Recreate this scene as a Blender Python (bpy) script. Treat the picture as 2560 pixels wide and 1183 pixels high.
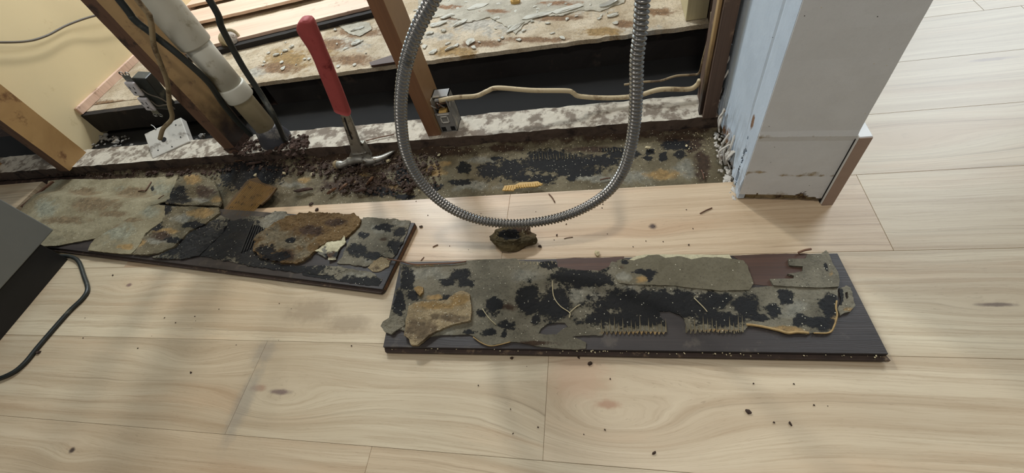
import bpy, bmesh, math, random
from mathutils import Vector, Matrix, noise
from mathutils.geometry import delaunay_2d_cdt
import numpy as np

SC = bpy.context.scene
C = SC.collection
for o in list(bpy.data.objects): bpy.data.objects.remove(o)
random.seed(7)
H = 0.75                      # camera height in metres

# ------------------------------------------------------------------ camera
F = 1075.0
ROT = Matrix(((0.97481, 0.10366, -0.19749), (0.03281, 0.80917, 0.58666), (0.22062, -0.57836, 0.78538)))
cam = bpy.data.cameras.new('camera'); camo = bpy.data.objects.new('camera', cam); C.objects.link(camo)
cam.sensor_width = 36.0; cam.lens = 36.0 * F / 2560.0; cam.clip_start = 0.02; cam.clip_end = 60
camo.matrix_world = Matrix.Translation((0, 0, H)) @ ROT.transposed().to_4x4()
SC.camera = camo

# ------------------------------------------------------------------ light
SC.view_settings.view_transform = 'Standard'; SC.view_settings.look = 'None'
SC.view_settings.gamma = 1; SC.view_settings.use_curve_mapping = False
SC.view_settings.exposure = 0.0
w = bpy.data.worlds.new('world'); SC.world = w; w.use_nodes = True
w.node_tree.nodes['Background'].inputs[0].default_value = (0.93, 0.97, 1.0, 1)
w.node_tree.nodes['Background'].inputs[1].default_value = 0.17

def area(name, loc, target, size, power, col, sy=None):
    l = bpy.data.lights.new(name, 'AREA'); l.energy = power; l.color = col; l.size = size
    if sy: l.shape = 'RECTANGLE'; l.size_y = sy
    o = bpy.data.objects.new(name, l); C.objects.link(o); o.location = loc
    o.rotation_euler = (Vector(target) - Vector(loc)).to_track_quat('-Z', 'Y').to_euler()
    return o
area('window_daylight', (2.3, 2.9, 1.7), (1.0, 0.9, 0), 1.3, 68, (0.84, 0.93, 1.0), 1.5)
area('bathroom_ceiling_light', (-1.15, 2.4, 1.9), (-0.8, 1.2, 0), 0.2, 27, (1.0, 0.96, 0.90))
area('side_wall_fill', (-1.55, 2.5, 1.8), (0.26, 0.85, 0.3), 0.8, 30, (0.62, 0.83, 1.0))  # added unseen fill, gives the wall's side face a bluish light
area('yellow_wall_fill', (-0.2, 2.9, 1.7), (-1.5, 1.4, 0.15), 0.8, 18, (0.98, 0.99, 1.0))  # added unseen fill, brightens the yellow wall
area('room_ceiling_light', (0.15, 0.1, 2.4), (0.0, 0.6, 0), 0.11, 13, (1.0, 0.95, 0.87))
area('hall_ceiling_light', (-1.9, -1.3, 2.4), (-0.6, 0.5, 0), 0.7, 11, (1.0, 0.96, 0.90))

# ------------------------------------------------------------------ pixel -> point on a real plane
CP = Vector((0, 0, H))
def ray(px, py): return ROT.transposed() @ Vector((px - 1280.0, 591.5 - py, -F))
def at(px, py, z=0.0):
    d = ray(px, py); return CP + d * ((z - H) / d.z)
def aty(px, py, y):
    d = ray(px, py); return CP + d * (y / d.y)
def atx(px, py, x):
    d = ray(px, py); return CP + d * (x / d.x)

# ------------------------------------------------------------------ node helpers
class NB:
    def __init__(s, name):
        s.m = bpy.data.materials.new(name); s.m.use_nodes = True; s.t = s.m.node_tree
        s.b = s.t.nodes['Principled BSDF']
    def n(s, typ, ins=None, out=0, **pr):
        x = s.t.nodes.new(typ)
        for k, v in pr.items(): setattr(x, k, v)
        for k, v in (ins or {}).items():
            if isinstance(v, bpy.types.NodeSocket): s.t.links.new(v, x.inputs[k])
            else: x.inputs[k].default_value = v
        return x.outputs[out]
    def math(s, op, a, b=0.0, c=0.0, clamp=False):
        return s.n('ShaderNodeMath', {0: a, 1: b, 2: c}, operation=op, use_clamp=clamp)
    def mix(s, f, a, b, bt='MIX'):
        x = s.t.nodes.new('ShaderNodeMix'); x.data_type = 'RGBA'; x.blend_type = bt
        for k, v in ((0, f), (6, a), (7, b)):
            if isinstance(v, bpy.types.NodeSocket): s.t.links.new(v, x.inputs[k])
            else: x.inputs[k].default_value = v if k == 0 else (*v[:3], 1)
        return x.outputs[2]
    def noise(s, vec, scale, detail=4, rough=0.55, dist=0.0, out=0):
        return s.n('ShaderNodeTexNoise', {'Vector': vec, 'Scale': scale, 'Detail': detail, 'Roughness': rough, 'Distortion': dist}, out)
    def step(s, v, lo, hi):
        return s.n('ShaderNodeMapRange', {0: v, 1: lo, 2: hi, 3: 0.0, 4: 1.0}, interpolation_type='SMOOTHSTEP')
    def co(s): return s.n('ShaderNodeTexCoord', out=3)
    def scale(s, v, sc): return s.n('ShaderNodeMapping', {0: v, 3: sc})
    def bump(s, h, st, dist=0.002):
        o = s.n('ShaderNodeBump', {'Strength': st, 'Distance': dist, 'Height': h}); s.t.links.new(o, s.b.inputs['Normal'])
    def set(s, col=None, rough=0.6, metal=0.0):
        for k, v in (('Base Color', col), ('Roughness', rough), ('Metallic', metal)):
            if v is None: continue
            if isinstance(v, bpy.types.NodeSocket): s.t.links.new(v, s.b.inputs[k])
            else: s.b.inputs[k].default_value = (*v[:3], 1) if k == 'Base Color' else v
        return s.m

def srgb(r, g, b):
    f = lambda c: (c / 255 / 12.92) if c / 255 <= 0.04045 else ((c / 255 + 0.055) / 1.055) ** 2.4
    return (f(r), f(g), f(b))

def plain(name, col, rough=0.5, metal=0.0, var=0.25, sc=60, dirt=None, dirt_amt=0.5, bump=0.2, dsc=18):
    b = NB(name); co = b.co(); n = b.noise(co, sc, 5)
    dk = tuple(c * (1 - var) for c in col); lt = tuple(min(1, c * (1 + var)) for c in col)
    c = b.mix(n, dk, lt)
    if dirt:
        d = b.noise(co, dsc, 9, 0.68)
        c = b.mix(b.step(d, 0.62 - dirt_amt * 0.25, 0.72 - dirt_amt * 0.2), c, dirt)
    b.bump(n, bump, 0.0015)
    return b.set(c, rough, metal)

# colours of the adhesive / mould family; 'paint' = (mould, ochre, brown, pale)
def grime(name, c1, c2, rough=0.75, mould=srgb(13, 14, 17), ochre=srgb(166, 136, 88), brown=srgb(58, 42, 28), pale=srgb(146, 142, 126), bump=0.6, speck=1.0, fine=1.0):
    b = NB(name); co = b.co()
    at_ = b.t.nodes.new('ShaderNodeAttribute'); at_.attribute_name = 'paint'
    sep = b.n('ShaderNodeSeparateColor', {0: at_.outputs['Color']}); sp = sep.node
    R, G, B_, A = sp.outputs[0], sp.outputs[1], sp.outputs[2], at_.outputs['Alpha']
    n0 = b.noise(co, 14, 6, 0.6); n1 = b.noise(co, 75, 9, 0.7); n2 = b.noise(co, 260, 6, 0.75); n3 = b.noise(co, 38, 8, 0.65)
    c = b.mix(b.step(n0, 0.35, 0.65), c1, c2)
    c = b.mix(b.math('MULTIPLY', b.step(n2, 0.45, 0.72), 0.45 * fine), c, tuple(x * 0.35 for x in c1))
    c = b.mix(b.math('MULTIPLY', b.step(n1, 0.5, 0.72), 0.4 * fine), c, tuple(x * 0.5 for x in c1))
    def lay(c, ch, col, nz, amp, lo=0.42, hi=0.58, mx=1.0):
        f = b.math('ADD', ch, b.math('MULTIPLY', b.math('SUBTRACT', nz, 0.5), amp))
        f = b.math('MULTIPLY', b.step(f, lo, hi), mx)
        f = b.math('MULTIPLY', f, b.step(ch, 0.02, 0.2))
        return b.mix(f, c, col), f
    c, _ = lay(c, A, b.mix(b.step(n1, .3, .7), pale, tuple(x * 0.45 for x in pale)), n3, 1.7, 0.40, 0.85)
    c, _ = lay(c, G, b.mix(b.step(n1, .3, .7), ochre, tuple(x * 0.5 for x in ochre)), n3, 1.3, 0.35, 0.7)
    c, _ = lay(c, B_, b.mix(b.step(n1, .35, .7), brown, tuple(x * 1.9 for x in brown)), n3, 1.3, 0.35, 0.7)
    c, mf = lay(c, R, b.mix(b.step(n2, .45, .8), mould, tuple(x * 1.8 + .004 for x in mould)), n1, 1.5, 0.40, 0.56, 0.97)
    # tiny pale crumbs and dark pits
    vo = b.n('ShaderNodeTexVoronoi', {'Vector': co, 'Scale': 300.0}); vc = vo.node.outputs[1]
    rnd = b.n('ShaderNodeSeparateColor', {0: vc})
    s1 = b.math('MULTIPLY', b.math('LESS_THAN', vo, 0.28), b.math('GREATER_THAN', rnd, 1 - 0.055 * speck))
    s2 = b.math('MULTIPLY', b.math('LESS_THAN', vo, 0.22), b.math('LESS_THAN', rnd, 0.05 * speck))
    c = b.mix(s1, c, srgb(205, 198, 176)); c = b.mix(s2, c, srgb(30, 24, 20))
    h = b.math('ADD', b.math('MULTIPLY', n1, 1.0), b.math('MULTIPLY', n2, 0.45))
    h = b.math('ADD', h, b.math('MULTIPLY', mf, 0.15))
    b.bump(h, bump, 0.004)
    b.b.inputs['Specular IOR Level'].default_value = .3
    return b.set(c, rough)

def wood(name, c_lt, c_dk, freq=55, rough=0.5, along=1.0, knots=(), spots=(), stains=(), dark=0.55, bump=0.12, fibre=0.25, axis='x', tone=False, line=0.5, dirt=None, dirt_amt=.5, rot=None):
    b = NB(name); co = b.co()
    s = b.n('ShaderNodeSeparateXYZ', {0: co}).node
    if axis == 'x': x, y, z = s.outputs[0], s.outputs[1], s.outputs[2]
    elif axis == 'z': x, y, z = s.outputs[2], s.outputs[0], s.outputs[1]
    else: x, y, z = s.outputs[1], s.outputs[0], s.outputs[2]
    if tone:
        sd = b.n('ShaderNodeAttribute', attribute_type='OBJECT', attribute_name='seed', out=2)
        tn = b.n('ShaderNodeAttribute', attribute_type='OBJECT', attribute_name='tone', out=2)
        z2 = b.math('ADD', z, b.math('MULTIPLY', sd, 3.7))
    else: z2 = b.math('MULTIPLY', z, 1.0)
    g = y
    for (kx, ky, rx, ry, A) in knots:
        dx = b.math('DIVIDE', b.math('SUBTRACT', x, kx), rx); dy = b.math('DIVIDE', b.math('SUBTRACT', y, ky), ry)
        r2 = b.math('ADD', b.math('MULTIPLY', dx, dx), b.math('MULTIPLY', dy, dy))
        e = b.math('EXPONENT', b.math('MULTIPLY', r2, -1.0))
        g = b.math('ADD', g, b.math('MULTIPLY', b.math('MULTIPLY', b.math('SUBTRACT', y, ky), e), A))
        g = b.math('ADD', g, b.math('MULTIPLY', e, ry * .35))
    cw = b.n('ShaderNodeCombineXYZ', {0: b.math('MULTIPLY', x, 1.3 * along), 1: b.math('MULTIPLY', y, 5.0), 2: z2})
    warp = b.math('MULTIPLY', b.math('SUBTRACT', b.noise(cw, 1.0, 5, 0.55), 0.5), 0.050)
    g = b.math('ADD', g, warp)
    def nz(sx, sy, det, rg=0.6):
        v = b.n('ShaderNodeCombineXYZ', {0: b.math('MULTIPLY', x, sx), 1: b.math('MULTIPLY', g, sy), 2: z2})
        return b.noise(v, 1.0, det, rg)
    broad = nz(0.9 * along, freq * 0.35, 3); band = nz(1.1 * along, freq, 6, 0.7); fib = nz(9 * along, freq * 5.5, 4, 0.6)
    lines = b.math('MULTIPLY', b.step(nz(0.8 * along, freq * 2.1, 3), 0.56, 0.70), b.step(band, .35, .6))
    c = b.mix(b.step(broad, 0.3, 0.7), c_lt, tuple(a * .5 + d * .5 for a, d in zip(c_lt, c_dk)))
    c = b.mix(b.math('MULTIPLY', b.step(band, 0.42, 0.72), dark), c, c_dk)
    c = b.mix(b.math('MULTIPLY', lines, line), c, tuple(a * .62 for a in c_dk))
    c = b.mix(b.math('MULTIPLY', b.step(fib, 0.45, 0.75), fibre), c, c_dk)
    if tone:
        por = nz(70, freq * 16, 2, .5)
        c = b.mix(b.math('MULTIPLY', b.math('MULTIPLY', b.step(por, 0.60, 0.72), b.step(band, .30, .60)), .42), c, tuple(a * .72 for a in c_dk))
        drift = nz(1.6, freq * .22, 4, .6)
        c = b.mix(b.math('MULTIPLY', b.step(drift, .50, .68), .55), c, b.mix(1.0, c, (1.0, .90, .84), 'MULTIPLY'))
        c = b.mix(b.math('MULTIPLY', b.step(nz(2.2, freq * .5, 3), .58, .72), .5), c, b.mix(1.0, c, (1.07, 1.08, 1.10), 'MULTIPLY'))
    for (kx, ky, rx, ry, col, amt) in spots:
        dx = b.math('DIVIDE', b.math('SUBTRACT', x, kx), rx); dy = b.math('DIVIDE', b.math('SUBTRACT', y, ky), ry)
        r = b.math('SQRT', b.math('ADD', b.math('MULTIPLY', dx, dx), b.math('MULTIPLY', dy, dy)))
        r = b.math('ADD', r, b.math('MULTIPLY', b.math('SUBTRACT', b.noise(co, 55, 4, .65), .5), 1.1))
        c = b.mix(b.math('MULTIPLY', b.math('SUBTRACT', 1.0, b.step(r, 0.35, 1.25)), amt), c, col)
    if dirt:
        d = b.noise(co, 16, 9, 0.68); c = b.mix(b.step(d, 0.62 - dirt_amt * 0.25, 0.72 - dirt_amt * 0.2), c, dirt)
    if rot:
        zr = b.math('ADD', s.outputs[2], b.math('MULTIPLY', b.math('SUBTRACT', b.noise(co, 18, 6, .6), .5), .16))
        c = b.mix(b.step(zr, rot[0], rot[1]), srgb(40, 28, 22), c)
    if tone:
        c = b.mix(1.0, c, b.n('ShaderNodeCombineColor', {0: tn, 1: b.math('MULTIPLY_ADD', tn, 1.04, -.04), 2: b.math('MULTIPLY_ADD', tn, 1.10, -.10)}), 'MULTIPLY')
    if tone:
        wm = b.n('ShaderNodeAttribute', attribute_type='OBJECT', attribute_name='warm', out=2)
        c = b.mix(wm, c, b.mix(1.0, c, (1.0, .91, .87), 'MULTIPLY'))
    b.bump(b.math('ADD', fib, band), bump, 0.001)
    return b.set(c, rough)

# ------------------------------------------------------------------ mesh helpers
def tag(o, label=None, cat=None, group=None, kind=None):
    if label: o['label'] = label
    if cat: o['category'] = cat
    if group: o['group'] = group
    if kind: o['kind'] = kind
    return o
def mesh_obj(name, verts, faces, m, parent=None, smooth=False, mats=None, mi=None):
    me = bpy.data.meshes.new(name); me.from_pydata([tuple(v) for v in verts], [], faces); me.update()
    for mm in (mats or [m]): me.materials.append(mm)
    if mi: me.polygons.foreach_set('material_index', mi)
    if smooth: me.polygons.foreach_set('use_smooth', [True] * len(me.polygons))
    o = bpy.data.objects.new(name, me); C.objects.link(o)
    if parent: o.parent = parent
    return o
def bm_obj(name, bm, m, parent=None, smooth=False):
    bmesh.ops.recalc_face_normals(bm, faces=bm.faces)
    me = bpy.data.meshes.new(name); bm.to_mesh(me); bm.free(); me.materials.append(m)
    if smooth: me.polygons.foreach_set('use_smooth', [True] * len(me.polygons))
    o = bpy.data.objects.new(name, me); C.objects.link(o)
    if parent: o.parent = parent
    return o
def empty(name, loc=(0, 0, 0)):
    o = bpy.data.objects.new(name, None); C.objects.link(o); o.location = loc; o.empty_display_size = .02; return o
def add_box(bm, c, s, rot=None, bev=0.0, seg=1):
    M = Matrix.Translation(c) @ (rot.to_4x4() if rot else Matrix()) @ Matrix.Diagonal((*s, 1))
    r = bmesh.ops.create_cube(bm, size=1.0, matrix=M)
    if bev > 0:
        es = list({e for v in r['verts'] for e in v.link_edges})
        bmesh.ops.bevel(bm, geom=es, offset=bev, segments=seg, affect='EDGES', profile=0.5)
def box2(bm, a, b, bev=0.0, seg=1):
    a, b = Vector(a), Vector(b); add_box(bm, (a + b) / 2, [abs(q) for q in (b - a)], None, bev, seg)
def box_obj(name, a, b, m, parent=None, bev=0.001):
    bm = bmesh.new(); box2(bm, a, b, bev); return bm_obj(name, bm, m, parent)
def rough_box(name, a, b, m, parent=None, cuts=0.02, amp=0.002, seed=0, mats=None):
    """box cut into a grid and roughened with noise (old, water-damaged lumber)"""
    a, b = Vector(a), Vector(b); d = b - a
    n = [max(1, int(abs(q) / cuts)) for q in d]
    bm = bmesh.new(); vs = {}
    def V(i, j, k):
        if (i, j, k) not in vs:
            p = Vector((a.x + d.x * i / n[0], a.y + d.y * j / n[1], a.z + d.z * k / n[2]))
            q = p * 30 + Vector((seed, 0, 0)); vs[(i, j, k)] = bm.verts.new(p + noise.noise_vector(q) * amp + noise.noise_vector(q * 3) * amp * .5)
        return vs[(i, j, k)]
    for ax in range(3):
        u, v = [q for q in range(3) if q != ax]
        for side in (0, n[ax]):
            for i in range(n[u]):
                for j in range(n[v]):
                    def K(ii, jj):
                        t = [0, 0, 0]; t[ax] = side; t[u] = ii; t[v] = jj; return V(*t)
                    f = bm.faces.new((K(i, j), K(i + 1, j), K(i + 1, j + 1), K(i, j + 1)))
    bmesh.ops.recalc_face_normals(bm, faces=bm.faces)
    o = bm_obj(name, bm, m, parent)
    if mats:
        for mm in mats: o.data.materials.append(mm)
        for p in o.data.polygons:
            if p.normal.z > 0.7: p.material_index = 1
    return o
def spline(pts, n=8):
    pts = [Vector(p) for p in pts]; out = []
    P = [pts[0] * 2 - pts[1]] + pts + [pts[-1] * 2 - pts[-2]]
    for i in range(1, len(P) - 2):
        for k in range(n):
            t = k / n; a, b, c, d = P[i - 1:i + 3]
            out.append(0.5 * ((2 * b) + (c - a) * t + (2 * a - 5 * b + 4 * c - d) * t * t + (3 * b - a - 3 * c + d) * t ** 3))
    out.append(pts[-1]); return out
def resample(path, step):
    L = [0]
    for a, b in zip(path, path[1:]): L.append(L[-1] + (b - a).length)
    n = max(2, int(L[-1] / step)); out = []; j = 0
    for i in range(n + 1):
        s = L[-1] * i / n
        while j < len(L) - 2 and L[j + 1] < s: j += 1
        t = (s - L[j]) / max(1e-9, L[j + 1] - L[j]); out.append(path[j].lerp(path[j + 1], min(1, t)))
    return out, L[-1]
def tube_data(path, rad, seg=10, cap=True):
    vs, fs = [], []; up = Vector((0.13, 0.31, 0.94)); nrm = None; n = len(path)
    for i, p in enumerate(path):
        t = (path[min(i + 1, n - 1)] - path[max(i - 1, 0)]).normalized()
        nrm = (t.cross(up) if nrm is None else nrm - t * nrm.dot(t)).normalized(); bn = t.cross(nrm)
        for k in range(seg):
            a = 2 * math.pi * k / seg; r = rad(i, a) if callable(rad) else rad
            vs.append(p + (nrm * math.cos(a) + bn * math.sin(a)) * r)
    for i in range(n - 1):
        for k in range(seg):
            k2 = (k + 1) % seg; fs.append((i * seg + k, i * seg + k2, (i + 1) * seg + k2, (i + 1) * seg + k))
    if cap: fs.append(tuple(range(seg - 1, -1, -1))); fs.append(tuple(range((n - 1) * seg, n * seg)))
    return vs, fs
def tube(name, pts, r, m, parent=None, seg=10, n=8, smooth=True):
    vs, fs = tube_data(spline(pts, n) if n > 1 else [Vector(p) for p in pts], r, seg); return mesh_obj(name, vs, fs, m, parent, smooth)
def lathe_axis(bm, p0, axis, prof, seg=24):
    """prof = [(distance along axis, radius)]"""
    axis = Vector(axis).normalized(); q = axis.to_track_quat('Z', 'Y').to_matrix(); rings = []
    for (d, r) in prof:
        rings.append([bm.verts.new(Vector(p0) + axis * d + q @ Vector((math.cos(2 * math.pi * k / seg) * r, math.sin(2 * math.pi * k / seg) * r, 0))) for k in range(seg)])
    for a, b in zip(rings, rings[1:]):
        for k in range(seg): bm.faces.new((a[k], a[(k + 1) % seg], b[(k + 1) % seg], b[k]))
    bm.faces.new(rings[0]); bm.faces.new(list(reversed(rings[-1])))
def prism(bm, pts, dz):
    """pts: list of Vector (planar-ish), extruded by vector dz"""
    a = [bm.verts.new(p) for p in pts]; b = [bm.verts.new(Vector(p) + Vector(dz)) for p in pts]; n = len(a)
    bm.faces.new(a); bm.faces.new(list(reversed(b)))
    for i in range(n): bm.faces.new((a[i], b[i], b[(i + 1) % n], a[(i + 1) % n]))

# blobs: (px, py, rx, ry) on plane z -> painted soft fields
def blobs_world(bl, z):
    out = []
    for (px, py, rx, ry) in bl:
        c = at(px, py, z); ex = at(px + rx, py, z) - c; ey = at(px, py + ry, z) - c
        M = np.array([[ex.x, ey.x], [ex.y, ey.y]]); out.append((c.x, c.y, np.linalg.inv(M)))
    return out
def field(xy, bl):
    f = np.zeros(len(xy))
    for (cx, cy, Mi) in bl:
        d = (xy - np.array([cx, cy])) @ Mi.T; f = np.maximum(f, 1 - .5 * np.hypot(d[:, 0], d[:, 1]))
    return np.clip(f, 0, 1)
def paint(o, z, mould=(), ochre=(), brown=(), pale=(), base=(0, 0, 0, 0)):
    me = o.data; n = len(me.vertices); co = np.empty(n * 3); me.vertices.foreach_get('co', co); xy = co.reshape(-1, 3)[:, :2]
    ca = me.color_attributes.new('paint', 'FLOAT_COLOR', 'POINT'); a = np.zeros((n, 4))
    for i, l in enumerate((mould, ochre, brown, pale)): a[:, i] = np.maximum(base[i], field(xy, blobs_world(l, z)))
    ca.data.foreach_set('color', a.ravel()); return o

def sheet(name, outline, z, thick, m, parent=None, rag=0.0034, step=0.006, bumpy=0.0012, hf=None, edge=0.0035, lift=None, pt=None, seed=0, holes=()):
    """torn flat layer: ragged outline (pixels on plane z, or world points) filled with a bumpy triangulated top and real thickness"""
    def W(p):
        if len(p) == 3: return Vector(p)
        zz = z
        if hf:
            for _ in range(6): q = at(p[0], p[1], zz); zz = hf(q.x, q.y)
        return at(p[0], p[1], zz)
    loops = []
    for ol in [outline] + list(holes):
        pts = [W(p) for p in ol]; lp = []
        for a, b in zip(pts, pts[1:] + pts[:1]):
            L = (b - a).length; k = max(1, int(L / edge))
            for i in range(k):
                p = a.lerp(b, i / k); q = Vector((p.x * 60 + seed, p.y * 60, 3.1)); q2 = q * 3.3
                o_ = noise.noise_vector(q) * rag + noise.noise_vector(q2) * rag * .6
                lp.append(Vector((p.x + o_.x, p.y + o_.y)))
        loops.append(lp)
    vs, es = [], []
    for lp in loops:
        s = len(vs); vs += lp; es += [(s + i, s + (i + 1) % len(lp)) for i in range(len(lp))]
    xs = [v.x for v in loops[0]]; ys = [v.y for v in loops[0]]
    rnd = random.Random(seed + 5); nx = int((max(xs) - min(xs)) / step) + 1; ny = int((max(ys) - min(ys)) / step) + 1
    A = np.array([(v.x, v.y) for v in loops[0]]); Bq = np.roll(A, -1, 0)
    gi = [(min(xs) + (i + rnd.uniform(.2, .8)) * step, min(ys) + (j + rnd.uniform(.2, .8)) * step) for i in range(nx) for j in range(ny)]
    def inside(P, A, Bq):
        P = np.array(P); c = np.zeros(len(P), bool)
        for (x1, y1), (x2, y2) in zip(A, Bq):
            cond = ((y1 > P[:, 1]) != (y2 > P[:, 1])); t = (x2 - x1) * (P[:, 1] - y1) / ((y2 - y1) if y2 != y1 else 1e-9) + x1
            c ^= cond & (P[:, 0] < t)
        return c
    if gi:
        keep = inside(gi, A, Bq)
        for lp in loops[1:]:
            A2 = np.array([(v.x, v.y) for v in lp]); keep &= ~inside(gi, A2, np.roll(A2, -1, 0))
        vs += [Vector(g) for g, k in zip(gi, keep) if k]
    r = delaunay_2d_cdt([Vector((v.x, v.y)) for v in vs], es, [], 0, 1e-6)
    V2, F2 = r[0], r[2]
    cen = np.array([[sum(V2[i].x for i in f) / 3, sum(V2[i].y for i in f) / 3] for f in F2]); keep = inside(cen, A, Bq)
    for lp in loops[1:]:
        A2 = np.array([(v.x, v.y) for v in lp]); keep &= ~inside(cen, A2, np.roll(A2, -1, 0))
    F2 = [f for f, k in zip(F2, keep) if k]
    top, bot = [], []
    for v in V2:
        b = hf(v.x, v.y) if hf else z
        if lift: b += lift(v.x, v.y)
        t = noise.fractal(Vector((v.x * 45 + seed, v.y * 45, 0)), 1, 2, 4) * bumpy + noise.noise(Vector((v.x * 220, v.y * 220, seed))) * bumpy * .5
        top.append((v.x, v.y, b + thick + t)); bot.append((v.x, v.y, b - 0.0004))
    n = len(V2); ec = {}
    F3 = []
    for f in F2:
        a, b_, c = (V2[i] for i in f)
        if (b_ - a).cross(c - a) < 0: f = f[::-1]
        F3.append(tuple(f))
    for f in F3:
        for i in range(3): ec[(f[i], f[(i + 1) % 3])] = 1
    faces = F3 + [tuple(i + n for i in reversed(f)) for f in F3]
    for (i, j) in ec:
        if (j, i) not in ec: faces.append((j, i, i + n, j + n))
    o = mesh_obj(name, top + bot, faces, m, parent)
    paint(o, z, **(pt or {}))
    return o

# ------------------------------------------------------------------ materials
K = lambda px, py, rx, ry, A=-.75: (at(px, py).x, at(px, py).y, rx, ry, A)
SP = lambda px, py, rx, ry, col, amt=.9: (at(px, py).x, at(px, py).y, rx, ry, col, amt)
kd = srgb(52, 38, 38)
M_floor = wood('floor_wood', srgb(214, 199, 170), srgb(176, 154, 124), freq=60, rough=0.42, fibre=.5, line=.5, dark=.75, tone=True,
    knots=[K(1632, 565, .05, .02), K(700, 985, .13, .05, -.9), K(1535, 1005, .16, .08, -1.2), K(180, 1126, .07, .03), K(323, 713, .08, .03), K(760, 700, .12, .04, -.9), K(2490, 762, .1, .03), K(2250, 345, .15, .05, -1.0), K(470, 920, .12, .04, .8)],
    spots=[SP(1632, 566, .0085, .0075, kd), SP(180, 1126, .008, .006, kd), SP(700, 980, .026, .006, srgb(105, 82, 84), .75), SP(645, 970, .022, .008, srgb(160, 120, 98), .6), SP(323, 713, .01, .006, srgb(110, 80, 82), .8), SP(1520, 1012, .022, .008, srgb(168, 126, 98), .7), SP(2490, 762, .03, .004, srgb(95, 75, 65), .8),
           SP(1445, 940, .06, .05, srgb(196, 160, 132), .45), SP(608, 1010, .022, .085, srgb(158, 150, 136), .6), SP(660, 880, .03, .03, srgb(150, 142, 130), .5), SP(775, 778, .07, .034, srgb(150, 132, 108), .6), SP(870, 810, .06, .022, srgb(150, 132, 108), .6), SP(2480, 148, .05, .006, srgb(140, 118, 110), .6)])  # twin tan patches by the left plank paint a soft shadow
M_darkwood = wood('board_dark_wood', srgb(58, 50, 46), srgb(34, 29, 28), freq=90, rough=0.5, dark=.6, bump=.4, dirt=srgb(74, 66, 58), dirt_amt=.25)
M_redwood = wood('bare_brown_wood', srgb(86, 58, 44), srgb(46, 34, 28), freq=90, rough=.6, bump=.3)
M_rim = plain('glue_edge', srgb(160, 132, 84), .7, var=.4, sc=160, dirt=srgb(110, 84, 50), dirt_amt=.3, dsc=60, bump=.8)
M_tongue = plain('tongue_dark', srgb(62, 48, 40), .8, var=.5, sc=60, dirt=srgb(120, 100, 78), dirt_amt=.2, dsc=50)
M_edge = wood('board_edge', srgb(120, 84, 54), srgb(60, 40, 28), freq=60, rough=.7)
M_stud = wood('stud_amber', srgb(176, 146, 100), srgb(126, 94, 60), freq=40, rough=.5, axis='z', along=.8, dirt=srgb(112, 84, 56), dirt_amt=.25, rot=(.07, .24))
M_stud0 = wood('stud_golden', srgb(176, 142, 92), srgb(128, 92, 54), freq=40, rough=.5, axis='z', along=.8, dirt=srgb(112, 78, 46), dirt_amt=.3)
M_stud_shade2 = wood('stud_front_shaded_amber', srgb(138, 98, 66), srgb(96, 64, 44), freq=40, rough=.55, axis='z', along=.8, dirt=srgb(166, 140, 112), dirt_amt=.12)  # amber wood darkened, shade of the front face painted in
M_stud_shade = wood('stud_front_shaded', srgb(118, 86, 64), srgb(78, 54, 42), freq=40, rough=.6, axis='z', along=.8, dirt=srgb(52, 38, 30), dirt_amt=.3)  # darker copy of the stud wood, shade painted into the front faces
M_studc = wood('stud_centre_lit', srgb(176, 140, 100), srgb(128, 94, 64), freq=40, rough=.5, axis='z', along=.8, dirt=srgb(140, 104, 72), dirt_amt=.15)  # paler stud wood, light painted into the side faces
M_studd = wood('stud_dark', srgb(104, 82, 68), srgb(50, 36, 30), freq=40, rough=.7, axis='z', along=.8, dirt=srgb(128, 104, 84), dirt_amt=.2)
M_pale_wood = wood('pale_wood', srgb(196, 186, 150), srgb(166, 152, 116), freq=40, rough=.6, axis='z')
M_pink = wood('pink_board', srgb(232, 202, 180), srgb(196, 160, 138), freq=45, rough=.6, dirt=srgb(150, 120, 96), dirt_amt=.1)
M_splint = wood('splinter_wood', srgb(120, 84, 60), srgb(64, 42, 32), freq=300, rough=.7)
M_adh = grime('adhesive_grey', srgb(100, 94, 78), srgb(130, 123, 104), rough=.6, bump=.85, fine=1.25)
M_adh2 = grime('adhesive_olive', srgb(100, 93, 74), srgb(110, 103, 84), bump=.25, speck=.6)
M_sub = grime('subfloor_grime', srgb(96, 86, 64), srgb(122, 112, 88), brown=srgb(52, 38, 26), bump=.8, speck=1.6)
M_beige = grime('underlay_beige', srgb(126, 116, 90), srgb(146, 137, 110), brown=srgb(96, 82, 60), pale=srgb(150, 148, 126), bump=.35, speck=.6)
M_crust = grime('brown_crust', srgb(104, 80, 46), srgb(128, 102, 64), pale=srgb(140, 128, 102), bump=1.3, speck=.8, fine=1.5)
M_foam = grime('tan_foam', srgb(150, 132, 100), srgb(178, 158, 122), brown=srgb(96, 82, 62), bump=1.2, speck=2.6, fine=1.4)
M_cream = grime('cream_layer', srgb(186, 178, 146), srgb(200, 192, 160), bump=.2, speck=.3)
M_ribs = plain('rib_tan', srgb(124, 112, 86), .8, var=.35, sc=200)
M_groove_shade = plain('comb_groove_shade', srgb(84, 62, 32), .8, var=.3, sc=120)  # slab darkened so the grooves between the ridges look shaded
M_comb = plain('comb_yellow', srgb(150, 116, 62), .65, var=.35, sc=120, dirt=srgb(74, 56, 32), dirt_amt=.35, dsc=50)
M_combl = plain('comb_light', srgb(196, 160, 92), .6, var=.25, sc=120)
M_dirt = plain('dark_dirt', srgb(62, 46, 36), .95, var=.5, sc=150, bump=1, dirt=srgb(110, 90, 66), dirt_amt=.2, dsc=60)
M_dirtl = plain('light_crumb', srgb(190, 176, 140), .9, var=.3, sc=200, bump=.8)
M_sill_top = plain('sill_whitewash', srgb(190, 182, 166), .8, var=.2, sc=60, dirt=srgb(118, 106, 92), dirt_amt=.66, bump=.7, dsc=24)
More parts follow.
